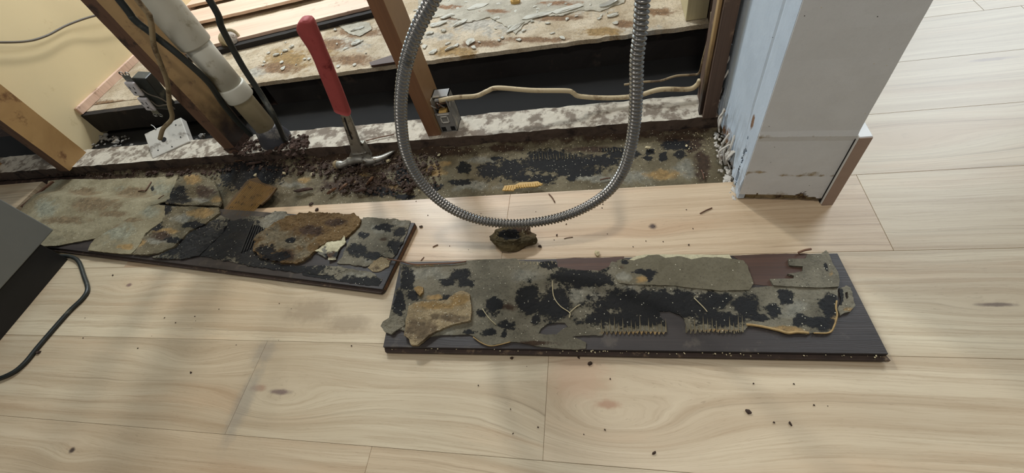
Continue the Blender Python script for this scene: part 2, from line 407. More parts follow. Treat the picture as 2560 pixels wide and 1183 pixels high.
M_sill = plain('sill_dark', srgb(84, 68, 56), .85, var=.4, sc=50, dirt=srgb(46, 34, 28), dirt_amt=.5, bump=.6)
M_rot = plain('rotted_wood', srgb(58, 40, 30), .95, var=.5, sc=80, dirt=srgb(98, 76, 62), dirt_amt=.25, bump=1, dsc=30)
M_black = plain('wet_board_and_shade_black', srgb(28, 23, 20), .85, var=.4, sc=20, dirt=srgb(60, 48, 40), dirt_amt=.25, dsc=9)  # wet kickboards, and the shade slab under the front pink board
M_void = plain('gap_black', srgb(7, 6, 5), .95, var=.5, sc=30)
M_plat = grime('platform_top', srgb(176, 158, 130), srgb(208, 194, 170), fine=1.3, brown=srgb(108, 84, 60), pale=srgb(196, 190, 176), bump=.8, speck=1.8)
M_peel = grime('peel_layer', srgb(160, 154, 138), srgb(184, 178, 162), brown=srgb(112, 84, 60), bump=.5, speck=.6)
M_chip = plain('paint_flake', srgb(186, 184, 172), .7, var=.12, sc=80, dirt=srgb(150, 140, 118), dirt_amt=.2, dsc=40)
M_yellow = plain('yellow_wall', srgb(226, 210, 168), .75, var=.04, sc=8, dirt=srgb(214, 196, 152), dirt_amt=.0, bump=.1, dsc=10)
M_wallf = grime('wall_paint', srgb(212, 212, 210), srgb(216, 216, 214), brown=srgb(128, 112, 84), ochre=srgb(150, 130, 92), mould=srgb(60, 40, 30), bump=.10, speck=.10, fine=.12)
M_walls = grime('wall_side_daylight_tint', srgb(192, 204, 216), srgb(200, 212, 224), brown=srgb(120, 92, 70), bump=.3, speck=.1, fine=.15)  # side wall colour carries a bluish daylight tint
M_paper = plain('torn_paper', srgb(196, 190, 180), .85, var=.2, sc=60, dirt=srgb(110, 92, 76), dirt_amt=.35, dsc=35, bump=.6)
M_white = plain('white_trim', srgb(226, 226, 222), .4, var=.03, bump=.03)
M_trimend = plain('trim_end', srgb(158, 134, 118), .6, var=.15, sc=30, dirt=srgb(120, 92, 78), dirt_amt=.2)
M_pvc = plain('pvc_white', srgb(204, 202, 188), .45, var=.12, sc=16, dirt=srgb(150, 142, 116), dirt_amt=.42, bump=.08, dsc=10)
M_pvcd = plain('pvc_grimy', srgb(172, 160, 130), .5, var=.15, sc=20, dirt=srgb(120, 104, 78), dirt_amt=.4, dsc=14)
M_boot = plain('rubber_boot', srgb(60, 60, 64), .5, var=.4, sc=30, dirt=srgb(120, 116, 110), dirt_amt=.3, dsc=20)
M_cable = plain('black_cable', srgb(38, 42, 40), .45, var=.3, sc=40, dirt=srgb(84, 84, 72), dirt_amt=.2)
M_gcable = plain('grey_cable', srgb(92, 84, 72), .5, var=.3, sc=40)
M_tan = plain('tan_cable', srgb(150, 132, 100), .6, var=.3, sc=40, dirt=srgb(92, 74, 52), dirt_amt=.4)
M_romex = plain('cream_cable', srgb(196, 178, 142), .55, var=.15, sc=60, dirt=srgb(146, 124, 92), dirt_amt=.45, dsc=30)
M_boxg = plain('box_grey', srgb(128, 126, 122), .6, var=.2, sc=50, dirt=srgb(176, 166, 148), dirt_amt=.3, dsc=30)
M_boxw = plain('box_white', srgb(198, 194, 184), .55, var=.1, sc=40, dirt=srgb(140, 134, 124), dirt_amt=.4, dsc=22)
M_hole = plain('hole_black', srgb(14, 12, 11), .9)
M_outw = plain('outlet_white', srgb(206, 202, 204), .4, var=.1, sc=40, dirt=srgb(140, 130, 130), dirt_amt=.3, dsc=40)
M_metal = plain('steel', srgb(150, 150, 146), .38, 1.0, var=.2, sc=60, dirt=srgb(96, 88, 78), dirt_amt=.3, dsc=40)
M_hsteel = plain('hammer_steel', srgb(158, 155, 146), .45, .7, var=.25, sc=60, dirt=srgb(90, 80, 68), dirt_amt=.4, dsc=45)
M_cond = plain('conduit_steel', srgb(146, 143, 138), .3, .9, var=.15, sc=90, bump=.05, dirt=srgb(110, 108, 102), dirt_amt=.2, dsc=30)
M_red = plain('red_grip', srgb(164, 70, 68), .7, var=.15, sc=60, dirt=srgb(120, 34, 36), dirt_amt=.15, bump=.15)
M_appl = plain('appliance_grey', srgb(118, 120, 116), .5, .1, var=.06, sc=30, bump=.03)
M_toe = plain('toekick_black', srgb(18, 17, 16), .6, var=.3, bump=.05)
M_rock = grime('rotten_chunk', srgb(78, 66, 42), srgb(104, 90, 60), bump=1.0, speck=1.0)

# ------------------------------------------------------------------ floor
yb = [-.60, -.345, -.10, .148, .396, .657, .905, 1.142, 1.379, 1.612, 1.85, 2.09, 2.33, 2.57, 2.81]
yb = [v * H for v in yb]
joints = {0: [-2.4, -.9, .8], 1: [-1.9, .3, 1.9], 2: [-2.5, -.55, 1.3], 3: [-.96, -.152, 2.2], 4: [-2.3, 1.9], 5: [-1.7, -.304, .657, 2.1],
          6: [1.5], 7: [2.0], 8: [1.35], 9: [1.25, 2.6], 10: [.9, 2.0], 11: [1.6], 12: [1.0], 13: [1.9]}
tones = {(3, 0): .94, (3, 1): .98, (3, 2): 1.0, (4, 0): .97, (5, 1): .97, (5, 2): .99, (5, 3): 1.03, (8, 0): .93, (7, 0): 1.0, (6, 0): 1.02}
floor = box_obj('floor', (-3.2, yb[0], -.045), (3.2, .905 * H - .003, -.0155), M_sub); tag(floor, kind='structure')
bm = bmesh.new(); box2(bm, (.42, .905 * H - .002, -.045), (3.2, yb[-1], -.0155)); bm_obj('floor_base', bm, M_sub, floor)
def plank(x0, x1, y0, y1, sd, tn, wm=0.0):
    bm = bmesh.new(); g = .0002; box2(bm, (x0 + g, y0 + g, -.0152), (x1 - g, y1 - g, 0), .0004)
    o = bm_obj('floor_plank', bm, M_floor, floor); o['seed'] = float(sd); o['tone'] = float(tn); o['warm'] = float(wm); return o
pi_ = 0
for r in range(len(yb) - 1):
    xs = [-3.2 / H * 1.0] + joints[r] + [3.2 / H]
    if r > 5: xs[0] = .45
    for i, (a, b) in enumerate(zip(xs, xs[1:])):
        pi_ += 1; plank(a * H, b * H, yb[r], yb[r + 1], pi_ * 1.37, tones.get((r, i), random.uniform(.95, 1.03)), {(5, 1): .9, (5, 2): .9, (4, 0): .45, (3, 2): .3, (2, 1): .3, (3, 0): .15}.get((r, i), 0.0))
xl = at(60, 500).x
plank(-3.2, xl, yb[6], 1.15 * H, 91, .96)
bm = bmesh.new(); p0 = at(50, 516, 0); p1 = at(128, 452, 0)
dd = (p1 - p0); nn = Vector((-dd.y, dd.x, 0)).normalized() * .012
prism(bm, [p0 - nn, p1 - nn, p1, p0], (0, 0, -.014)); tag(bm_obj('splintered_plank_edge', bm, M_splint), 'brown splintered plank edge at far left beside the beige underlayment', 'plank edge')

# ------------------------------------------------------------------ subfloor strip (heightfield, painted with grime)
def subfloor():
    x0, x1, y0, y1, s = -2.35 * H, .46 * H, .885 * H, 1.19 * H, .0032
    nx, ny = int((x1 - x0) / s), int((y1 - y0) / s)
    vs = []
    rub = [at(900, 450, -.01), at(680, 420, -.01)]
    for j in range(ny + 1):
        y = y0 + (y1 - y0) * j / ny
        for i in range(nx + 1):
            x = x0 + (x1 - x0) * i / nx
            n1 = noise.fractal(Vector((x * 22, y * 22, 1)), 1, 2, 4); n2 = noise.noise(Vector((x * 140, y * 140, 2)))
            a = .0007
            d = math.exp(-((x + .70) / .22) ** 2) * min(1, max(0, (y - .70) / .05)); d = max(d, math.exp(-((x + .98) / .16) ** 2))
            e = max(0, min(1, (y - (1.12 * H)) / .03)) * .8
            amp = .0008 + .006 * max(d * .8, e)
            z = -.0145 + max(0, n1 + .25) * amp * 1.4 + n2 * amp * .35 + e * .006
            if y < .905 * H + .003: z = min(z, -.012)
            vs.append((x, y, z))
    fs = [(j * (nx + 1) + i, j * (nx + 1) + i + 1, (j + 1) * (nx + 1) + i + 1, (j + 1) * (nx + 1) + i) for j in range(ny) for i in range(nx)]
    o = mesh_obj('subfloor', vs, fs, M_sub, smooth=True); tag(o, kind='structure')
    paint(o, -.013,
        mould=[(1150, 455, 30, 8), (1560, 385, 40, 12), (1440, 430, 60, 10), (1160, 419, 17, 14), (1222, 427, 28, 20), (1275, 421, 38, 24), (1400, 408, 110, 24), (1370, 387, 50, 14), (1353, 448, 34, 12), (1504, 401, 48, 12), (1537, 374, 34, 7), (1689, 362, 36, 13), (1625, 380, 12, 8), (1658, 392, 10, 12), (1430, 444, 12, 8), (1300, 445, 30, 9), (1080, 468, 26, 8), (620, 440, 70, 40), (690, 430, 30, 18), (1620, 395, 10, 6), (1240, 395, 14, 5), (1700, 385, 14, 10), (950, 480, 40, 10), (1010, 440, 20, 30), (1010, 492, 26, 7)],
        ochre=[(1091, 424, 26, 16), (1655, 436, 42, 13), (1463, 372, 16, 6), (760, 450, 20, 8), (905, 440, 16, 8), (980, 470, 22, 8), (1110, 410, 18, 8)],
        brown=[(880, 405, 170, 32), (620, 400, 110, 40), (900, 460, 110, 26), (1100, 380, 90, 14), (1250, 352, 200, 12), (1500, 338, 200, 14), (1700, 325, 100, 14), (1756, 404, 22, 40), (1735, 360, 30, 20), (440, 425, 150, 12), (250, 445, 130, 9), (1480, 372, 80, 8), (1260, 372, 60, 8), (1690, 345, 50, 14)],
        pale=[(1500, 445, 90, 12), (730, 462, 35, 12), (1180, 465, 60, 14), (1590, 440, 60, 18), (1710, 420, 34, 26), (1200, 400, 40, 10)])
    return o
subfloor()
b_ = box_obj('subfloor_base', (-3.2, .905 * H - .002, -.06), (.42, 2.6 * H, -.02), M_rot); tag(b_, kind='structure')

# ------------------------------------------------------------------ sill plate and studs
def beam(name, p0, p1, width, z0, z1, mats, seed, amp=.0025):
    """rough lumber laid from p0 to p1 (front edge), extending back by width"""
    p0, p1 = Vector(p0), Vector(p1); L = (p1 - p0).to_2d().length; ang = math.atan2(p1.y - p0.y, p1.x - p0.x)
    o = rough_box(name, (0, 0, z0), (L, width, z1), mats[0], None, .012, amp, seed, mats[1:])
    o.location = (p0.x, p0.y, 0); o.rotation_euler.z = ang; return o
ZS = .0235
sp0 = at(-250, 452, ZS); sp1 = at(1772, 293, ZS); sp1 = sp0.lerp(sp1, 1.02)
sill = beam('sill_plate', sp0, sp1, .089, -.0145, ZS, [M_sill, M_sill_top], 3)
tag(sill, 'long horizontal wooden sill plate with flaking whitewashed top and dark front, under the studs', 'sill plate')

def stud(px, py, m, label, dx=0.038, dy=.089, top=1.15, wdir=1, seed=0, amp=.0008, y=None, name='wall_stud', front=None, lean=0):
    p = at(px, py, ZS)
    a = (p.x, p.y, ZS - .001); b = (p.x + dx, p.y + dy, top)
    o = rough_box(name, a, b, m, None, .03, amp, seed)
    if front:  # front faces get the wood with shade in its colour
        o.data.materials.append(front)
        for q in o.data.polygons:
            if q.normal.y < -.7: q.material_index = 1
    if lean:
        o.data.transform(Matrix.Translation((p.x, p.y, ZS)) @ Matrix.Rotation(lean, 4, 'Y') @ Matrix.Translation((-p.x, -p.y, -ZS)))
    tag(o, label, 'stud'); return o
stud(1071, 341, M_studc, 'amber wooden stud in the middle, standing between the red hammer and the grey electrical box', dx=.0365, seed=1, front=M_stud_shade2)
stl = stud(572, 384, M_stud, 'thick wooden stud with blackened foot standing left of the white drain pipe', dx=.040, seed=2, front=M_stud_shade)
# rotted base of that stud, painted dark: separate crumbly sleeve of rot
p = at(572, 384, ZS)
rot = rough_box('rotted_foot', (p.x - .001, p.y - .001, ZS - .002), (p.x + .0412, p.y + .0902, .045), M_rot, stl, .006, .004, 9); rot['label'] = 'black rotted foot of the stud'
stud(150, 428, M_stud0, 'golden wooden stud at left, right of its darker neighbour and left of the junction box', dx=.040, seed=4, front=M_stud_shade, lean=.05)
stud(-62, 455, M_studc, 'darker brown wooden stud, cut by the left edge of the photo', dx=.040, seed=5, front=M_stud_shade, lean=.05)
pe = at(1757, 296, ZS)
es = rough_box('wall_stud', (pe.x, pe.y, ZS - .001), (.349 * H - .008, pe.y + .089, 1.15), M_studd, None, .03, .0008, 6)
tag(es, 'dark stained end stud standing against the white wall end', 'stud')
bm = bmesh.new(); box2(bm, (pe.x - .007, pe.y + .012, ZS), (pe.x - .0005, pe.y + .03, 1.15), .001)
s_ = bm_obj('edge_strip', bm, M_stud, es); s_['label'] = 'pale edge strip'

# ------------------------------------------------------------------ wall end on the right (runs away from the camera)
WX0, WX1, WY = .349 * H, .545 * H, .836 * H
wall = box_obj('wall_right', (WX0 + .012, WY + .012, -.014), (WX1 - .001, 3.0, 1.5), M_rot, bev=0); tag(wall, kind='structure')
def vgrid(name, O, U, V, nu, nv, m, parent, thick, normal, keep=None, dis=None, paintf=None):
    """vertical board as a grid; keep(u,v) decides which cells exist; u,v in metres"""
    O, U, V, N = Vector(O), Vector(U), Vector(V), Vector(normal); lu, lv = U.length, V.length
    bm = bmesh.new(); vs = {}; col = {}
    def g(i, j, s):
        k = (i, j, s)
        if k not in vs:
            u, v = lu * i / nu, lv * (j / nv) ** 1.8
            p = O + U.normalized() * u + V.normalized() * v + N * ((thick if s else 0) + ((dis(u, v) if dis else 0) if s else 0)); vs[k] = bm.verts.new(p)
        return vs[k]
    cells = {(i, j) for i in range(nu) for j in range(nv) if not keep or keep(lu * (i + .5) / nu, lv * ((j + .5) / nv) ** 1.8)}
    for (i, j) in cells:
        bm.faces.new((g(i, j, 1), g(i + 1, j, 1), g(i + 1, j + 1, 1), g(i, j + 1, 1)))
        for (di, dj, a, b) in ((-1, 0, (i, j), (i, j + 1)), (1, 0, (i + 1, j), (i + 1, j + 1)), (0, -1, (i, j), (i + 1, j)), (0, 1, (i, j + 1), (i + 1, j + 1))):
            if (i + di, j + dj) not in cells: bm.faces.new((g(*a, 1), g(*b, 1), g(*b, 0), g(*a, 0)))
    o = bm_obj(name, bm, m, parent)
    me = o.data; ca = me.color_attributes.new('paint', 'FLOAT_COLOR', 'POINT')
    for k, v in enumerate(me.vertices):
        r = v.co - O; u, vv = r.dot(U.normalized()), r.dot(V.normalized()); ca.data[k].color = paintf(u, vv) if paintf else (0, 0, 0, 0)
    return o
nf = lambda *a: noise.fractal(Vector(a), 1, 2, 4)
sm = lambda a, b, x: max(0, min(1, (x - a) / (b - a)))
WW = WX1 - WX0
def front_keep(u, v): return v > .020 + nf(u * 40, 1, 3) * .006 - .012 * sm(WW - .035, WW, u)
def front_paint(u, v):
    st = math.exp(-((v - .078 - nf(u * 18, 0, 0) * .01) / .006) ** 2) * (.62 + .3 * nf(u * 30, 3, 0))
    ln = math.exp(-((v - .172) / .003) ** 2) * .40
    return (.75 * math.exp(-(((u - .112) / .016) ** 2 + ((v - .018) / .014) ** 2)), max(0, .62 * (1 - v / .055)) if v < .06 else 0, max(st, ln), 0)
vgrid('plaster_face', (WX0 + .0006, WY + .0112, 0), (WW - .0006, -.015, 0), (0, 0, 1.5), 44, 90, M_wallf, wall, .012, (0, -1, 0), front_keep,
      lambda u, v: .0018 * math.exp(-((v - .172) / .003) ** 2) + .0006 * nf(u * 20, v * 20, 0), front_paint)
vgrid('exposed_core', (WX0 + .004, WY + .0095, 0), (WW - .006, -.0145, 0), (0, 0, .05), 40, 14, M_wallf, wall, .004, (0, -1, 0), lambda u, v: v > .001 + .002 * nf(u * 60, 0, 0),
      lambda u, v: .002 * nf(u * 90, v * 90, 0), lambda u, v: (.35 + .4 * nf(u * 40, v * 40, 5), .95, .45 + .5 * nf(u * 30, v * 30, 9), 0))
SL = at(1800, 300, 0).y + .02 - WY
def side_keep(u, v):   # u = distance back from the corner
    e = SL - .012 + .012 * nf(v * 22, 4, 0) - .03 * (1 - sm(0, .10, v)) * (.6 + .6 * nf(v * 50, 0, 1))
    cr = abs(u - (.030 + .010 * nf(v * 30, 8, 0) + v * .06)) < .0045 * (1 - sm(.10, .16, v)) * (1 if nf(v * 55, 2, 7) > -.05 else 0)
    return u < e and not cr and v > .004 + .02 * sm(.02, .09, u)
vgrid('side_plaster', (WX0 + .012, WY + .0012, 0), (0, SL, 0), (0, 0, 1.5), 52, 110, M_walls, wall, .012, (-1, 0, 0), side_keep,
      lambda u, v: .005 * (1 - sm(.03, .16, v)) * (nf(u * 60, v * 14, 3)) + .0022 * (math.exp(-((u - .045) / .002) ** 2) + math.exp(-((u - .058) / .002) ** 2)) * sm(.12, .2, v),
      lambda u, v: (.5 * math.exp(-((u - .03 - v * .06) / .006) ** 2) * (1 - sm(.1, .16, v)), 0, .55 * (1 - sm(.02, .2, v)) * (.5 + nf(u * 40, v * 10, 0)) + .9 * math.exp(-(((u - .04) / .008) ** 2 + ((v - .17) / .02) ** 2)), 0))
# curled paper and broken plaster at the foot of the wall
rr = random.Random(3)
for k in range(13):
    y = WY + .01 + SL * rr.uniform(.12, 1.0); z0 = rr.uniform(-.008, .03); l = rr.uniform(.03, .065)
    a = Vector((WX0 - rr.uniform(.0, .012), y, z0)); path = [a, a + Vector((-.006 + rr.uniform(-.004, .004), rr.uniform(-.012, .012), l * .5)), a + Vector((.004, rr.uniform(-.015, .015), l))]
    vs, fs = [], []; path = spline(path, 5); wd = rr.uniform(.003, .007)
    for i, q in enumerate(path):
        t = wd * (1 - .5 * i / len(path)) * (1 + .3 * nf(i * .7, k, 0)); vs += [q + Vector((0, -t, 0)), q + Vector((0, t, 0)), q + Vector((.0025, t, 0)), q + Vector((.0025, -t, 0))]
    for i in range(len(path) - 1):
        for s in range(4): fs.append((i * 4 + s, i * 4 + (s + 1) % 4, (i + 1) * 4 + (s + 1) % 4, (i + 1) * 4 + s))
    fs += [(0, 3, 2, 1), tuple(range(len(vs) - 4, len(vs)))]
    mesh_obj('peeling_paper', vs, fs, M_paper, wall)
for k in range(5):
    p = atx(1808 + rr.uniform(-6, 8), 160 + k * 11, WX0 - .006); tube('frayed_paper', [p + Vector((.008, .01, .012)), p, p + Vector((-.002, .008, -.006))], .0022, M_paper, wall, 6, 3)

box_obj('far_side_plaster', (WX1 - .0009, WY - .012, .0), (WX1 - .0001, 3.0, 1.5), M_wallf, wall, 0)
# baseboard along the far side of the wall: white face, raw end
bb = box_obj('baseboard_right', (WX1, .806 * H, 0), (WX1 + .0205, 3.0, .1735), M_white, bev=.001); tag(bb, kind='structure')
e_ = box_obj('baseboard_end', (WX1 + .0005, .806 * H - .0022, .0005), (WX1 + .0200, .806 * H, .1725), M_trimend, bb, .0004); e_['label'] = 'raw brown cut end of the baseboard'
e_ = box_obj('caulk_gap', (WX1 - .0008, .812 * H, 0), (WX1 + .0003, .83 * H, .165), M_hole, bb, 0)

# ------------------------------------------------------------------ platform beyond the sill (raised, stained, peeling)
ZP = .12 * H
PF = 1.545 * H
def platform():
    x0, x1, y0, y1, s = -2.49 * H, .40 * H, PF, 3.1 * H, .008
    nx, ny = int((x1 - x0) / s), int((y1 - y0) / s); vs = []
    for j in range(ny + 1):
        for i in range(nx + 1):
            x, y = x0 + (x1 - x0) * i / nx, y0 + (y1 - y0) * j / ny
            if j == 0: y += .004 * nf(x * 25, 0, 0)
            vs.append((x, y, ZP + .0015 * nf(x * 12, y * 12, 0)))
    fs = [(j * (nx + 1) + i, j * (nx + 1) + i + 1, (j + 1) * (nx + 1) + i + 1, (j + 1) * (nx + 1) + i) for j in range(ny) for i in range(nx)]
    n = len(vs)
    for i in range(nx + 1): x, y, z = vs[i]; vs.append((x, y + .0006, z - .013))
    for i in range(nx): fs.append((i + 1, i, n + i, n + i + 1))
    m = len(vs)
    vs += [(x0, y1, ZP - .013), (x1, y1, ZP - .013)]; fs.append((n, m, m + 1, n + nx))
    o = mesh_obj('cabinet_floor_panel', vs, fs, M_plat)
    paint(o, ZP, ochre=[(720, 150, 60, 30), (1130, 130, 60, 12), (1500, 80, 60, 12), (800, 130, 40, 12)], brown=[(700, 170, 50, 14), (880, 150, 60, 14), (820, 110, 60, 12), (1200, 110, 60, 9), (900, 80, 60, 14), (1400, 45, 60, 8), (1330, 100, 90, 7), (1120, 40, 60, 8), (1560, 60, 30, 10), (1650, 30, 40, 10), (280, 260, 50, 10)],
          pale=[(1200, 60, 140, 30), (1350, 20, 140, 24), (860, 110, 70, 20), (640, 180, 40, 14), (1180, 8, 100, 10), (1600, 80, 80, 16), (1100, 90, 60, 10)])
    tag(o, 'raised water-stained chipboard panel with peeling surface, behind the stud wall', 'panel'); return o
platform()
fb = rough_box('kickboard', (-1.50 * H, PF + .012, -.02), (.40 * H, PF + .03, ZP - .014), M_black, None, .03, .002, 12)
tag(fb, 'black damp vertical board under the raised stained panel, right of the pipe', 'kickboard')
fb2 = rough_box('kickboard', (-2.66 * H, 1.466 * H, .012), (-1.60 * H, 1.466 * H + .02, ZP - .002), M_black, None, .02, .0015, 13)
tag(fb2, 'dark mouldy board edge behind the sill at left, below the yellow wall', 'kickboard')
fl2 = rough_box('ledge_strip', (-2.50 * H, 1.466 * H + .0205, ZP - .02), (-1.60 * H, PF - .002, ZP - .001), M_plat, None, .02, .001, 14); tag(fl2, 'narrow stained ledge between dark board and raised panel at left', 'ledge')
for o_ in (fl2,): paint(o_, ZP)
gap = box_obj('gap_floor', (-2.6, 1.27 * H, -.02), (.3, PF + .01, -.004), M_void); tag(gap, kind='structure')
# fallen pale debris in the gap at left
# yellow wall
yx = -2.485 * H
yw = box_obj('wall_left', (yx - .02, 1.31 * H, -.02), (yx, 3.2, 1.5), M_yellow); tag(yw, kind='structure')
tr = box_obj('baseboard_left', (yx, 1.47 * H, ZP), (yx + .012, 3.1 * H, ZP + .026), M_pink, bev=.001); tag(tr, kind='structure')
# pale upright board at the platform's right end
pr_ = at(1714, 54, ZP); pb = box_obj('pale_board', (pr_.x, pr_.y, ZP + .001), (.349 * H + .01, pr_.y + .30, .75), M_pale_wood); tag(pb, 'pale upright board at the right end of the stained panel', 'board')

# loose pinkish boards lying on the platform at the top
def lboard(a, b, wd, z, m, label, th=.011, seed=0, name='loose_board'):
    a, b = at(*a, z + th), at(*b, z + th); d = (b - a); L = d.length; ang = math.atan2(d.y, d.x)
    o = rough_box(name, (0, 0, 0), (L, wd, th), m, None, .02, .0008, seed); o.location = (a.x, a.y, z); o.rotation_euler.z = ang; tag(o, label, 'board'); return o
lboard((436, 152), (944, 28), .155, ZP + .0005, M_black, 'black board added as the shade under the nearest pinkish board', th=.018, seed=8, name='gap_shade_board')  # black slab stands for the shadow below the front board's edge
lboard((440, 134), (938, 12), .150, ZP + .019, M_pink, 'nearest pinkish board lying on the stained panel, right of the pipe', seed=1)
lboard((385, 80), (800, -17), .14, ZP + .016, M_pink, 'second pinkish board, lying behind the nearest one', seed=2)
lboard((400, 30), (640, -26), .12, ZP + .016, M_pink, 'farthest pinkish board, at the top edge behind the pipe', seed=3)
bm = bmesh.new(); prism(bm, [at(925, 160, ZP + .004), at(1000, 136, ZP + .004), at(1008, 156, ZP + .004), at(930, 168, ZP + .004)], (0, 0, .006)); tag(bm_obj('wood_wedge', bm, M_redwood), 'small reddish wood wedge left of the middle stud', 'wedge')

# ------------------------------------------------------------------ flat irregular flakes
def flake(name, px, py, z, sx, sy, ang, m, seed, th=.0016, tilt=0.0, parent=None, npt=8, jag=.35):
    r = random.Random(seed); c = at(px, py, z); bm = bmesh.new(); pts = []
    for k in range(npt):
        a = 2 * math.pi * (k + r.uniform(-.3, .3)) / npt; q = 1 + r.uniform(-jag, jag)
        pts.append((math.cos(a) * sx * q, math.sin(a) * sy * q))
    R_ = Matrix.Rotation(ang, 3, 'Z') @ Matrix.Rotation(tilt, 3, 'X')
    mid = [bm.verts.new(R_ @ Vector((x * 1.0, y * 1.0, 0))) for x, y in pts]; low = [bm.verts.new(R_ @ Vector((x * .95, y * .95, -th))) for x, y in pts]
    inn = [bm.verts.new(R_ @ Vector((x * .55, y * .55, r.uniform(0, th)))) for x, y in pts]
    n = npt
    for i in range(n):
        j = (i + 1) % n; bm.faces.new((mid[i], mid[j], inn[j], inn[i])); bm.faces.new((low[i], low[j], mid[j], mid[i]))
    bm.faces.new(inn); bm.faces.new(list(reversed(low)))
    o = bm_obj(name, bm, m, parent); o.location = (c.x, c.y, z + th + abs(math.sin(tilt)) * sy * .9); return o
big = [(1095, 62, .034, .013, .2, 'long pale paint flake right of the middle stud'), (1120, 42, .030, .011, .5, 'pale flake tilted behind the long flake by the middle stud'), (1150, 60, .026, .009, .6, 'narrow pale flake in the flake heap right of the conduit'),
       (1075, 84, .012, .008, .1, 'small pale flake below the flake heap'), (1110, 78, .012, .008, .3, 'small flake at the lower end of the flake heap'), (1175, 106, .014, .017, 0, 'upright-edged beige flake in the open middle of the panel'), (1083, 132, .015, .012, .3, 'beige flake at the panel front beside the middle stud'), (1125, 122, .018, .006, .4, 'thin beige flake near the panel front edge'),
       (1290, 70, .035, .010, .75, 'long dagger-shaped grey flake in the middle of the panel'), (1345, 40, .05, .012, .2, 'wide grey layer flake above the dagger-shaped one'), (1240, 48, .012, .009, .1, 'small curled flake left of the dagger-shaped one'), (1420, 25, .045, .015, .2, 'broad pale layer flake near the top edge'),
       (900, 72, .028, .010, .3, 'pale flake left of the middle stud near its top'), (838, 76, .007, .007, 0, 'tiny bright white flake behind the hammer handle'), (712, 128, .012, .008, .2, 'grey flake left of the hammer handle, nearest it'), (690, 138, .014, .007, .4, 'grey flake farther left of the hammer handle'), (1190, 20, .04, .014, .2, 'dark-edged torn flake near the top edge right of the stud'),
       (730, 118, .010, .006, .8, 'small curled grey flake beside the hammer grip'), (890, 110, .02, .012, .5, 'thin brownish flake between hammer and middle stud'), (1530, 40, .02, .008, .3, 'pale flake left of the conduit near the top right')]
for i, (px, py, sx, sy, a, lb) in enumerate(big):
    tag(flake('paint_flake', px, py, ZP + .0015, sx * .95, sy * .95, a, M_chip, i + 3, .003, .10), lb, 'paint flake')
rr = random.Random(11)
for k in range(70):
    if k < 50: px, py = rr.uniform(1040, 1560), rr.uniform(2, 120)
    else: px, py = rr.uniform(650, 920), rr.uniform(95, 180)
    if py > 150 - (px - 1090) * .14 - 8 and px > 1000: continue
    s = rr.uniform(.004, .011)
    tag(flake('small_flake', px, py, ZP + .001, s, s * rr.uniform(.4, .9), rr.uniform(0, 3), M_chip, k + 50, .0018, .12, npt=6), 'small pale paint flake scattered on the raised stained panel', 'paint flake', 'small paint flakes on the stained panel')
o = sheet('peeling_layer', [(1045, 22), (1075, 48), (1120, 40), (1170, 58), (1225, 44), (1262, 66), (1292, 86), (1312, 62), (1350, 40), (1400, 42), (1445, 28), (1500, 30), (1560, 8), (1570, -30), (1300, -40), (1050, -30)], ZP, .003, M_peel, rag=.006, edge=.006, step=.02, bumpy=.002, pt=dict(brown=[(1120, 20, 40, 6), (1240, 30, 40, 5), (1400, 10, 50, 6)]), seed=71)
tag(o, 'wide torn grey paper layer peeling off the stained panel along the top edge', 'layer')
o = sheet('peeling_layer', [(845, 62), (880, 52), (925, 58), (930, 74), (900, 92), (870, 84)], ZP, .002, M_peel, rag=.004, edge=.006, step=.01, bumpy=.002, seed=72)
tag(o, 'small torn grey paper layer on the stained panel between hammer and middle stud', 'layer')
tag(flake('sponge_piece', 1289, 8, ZP + .002, .020, .012, .1, M_combl, 200, .010, .1, npt=7, jag=.2), 'cream yellow lump at the top edge of the photo', 'lump')
# curved white shell-like shard
def shard():
    bm = bmesh.new(); c = at(1500, 18, ZP); rings = []
    for i in range(14):
        a = -0.2 + i / 13 * 2.0 ; w_ = .009 * math.sin(math.pi * (i + .6) / 14.2) + .002
        row = []
        for s, zz in ((-1, .008), (0, .001), (1, .008)):
            r = .036 + s * w_; row.append(bm.verts.new((c.x + math.cos(a - 1.4) * r * 1.2, c.y + .02 + math.sin(a - 1.4) * r * .7, ZP + .002 + zz)))
        rings.append(row)
    for a, b in zip(rings, rings[1:]):
        for s in (0, 1): bm.faces.new((a[s], a[s + 1], b[s + 1], b[s]))
    g = bmesh.ops.solidify(bm, geom=list(bm.faces), thickness=.002); return bm_obj('white_shard', bm, M_white)
tag(shard(), 'curved white shard lying near the top edge left of the conduit', 'shard')
# round white fitting behind the pipe
t = empty('pipe_cap', at(598, 118, ZP)); c0 = at(590, 118, ZP)
bm = bmesh.new(); c0 = c0 + Vector((0, 0, .034)); ax = Vector((.8, -.35, .25)); lathe_axis(bm, c0 - ax * .03, ax, [(0, .028), (0, .030), (.035, .030), (.037, .034), (.046, .034), (.049, .031), (.0495, .026), (.045, .024)], 28)
t.location = (0, 0, 0); bm_obj('cap_body', bm, M_pvcd, t, True)
bm = bmesh.new(); lathe_axis(bm, c0 + ax * .018, ax, [(0, .022), (.006, .021), (.010, .012), (.011, .004)], 20); bm_obj('plug', bm, M_paper, t)
tag(t, 'round white plastic cap lying behind the drain pipe', 'pipe cap')

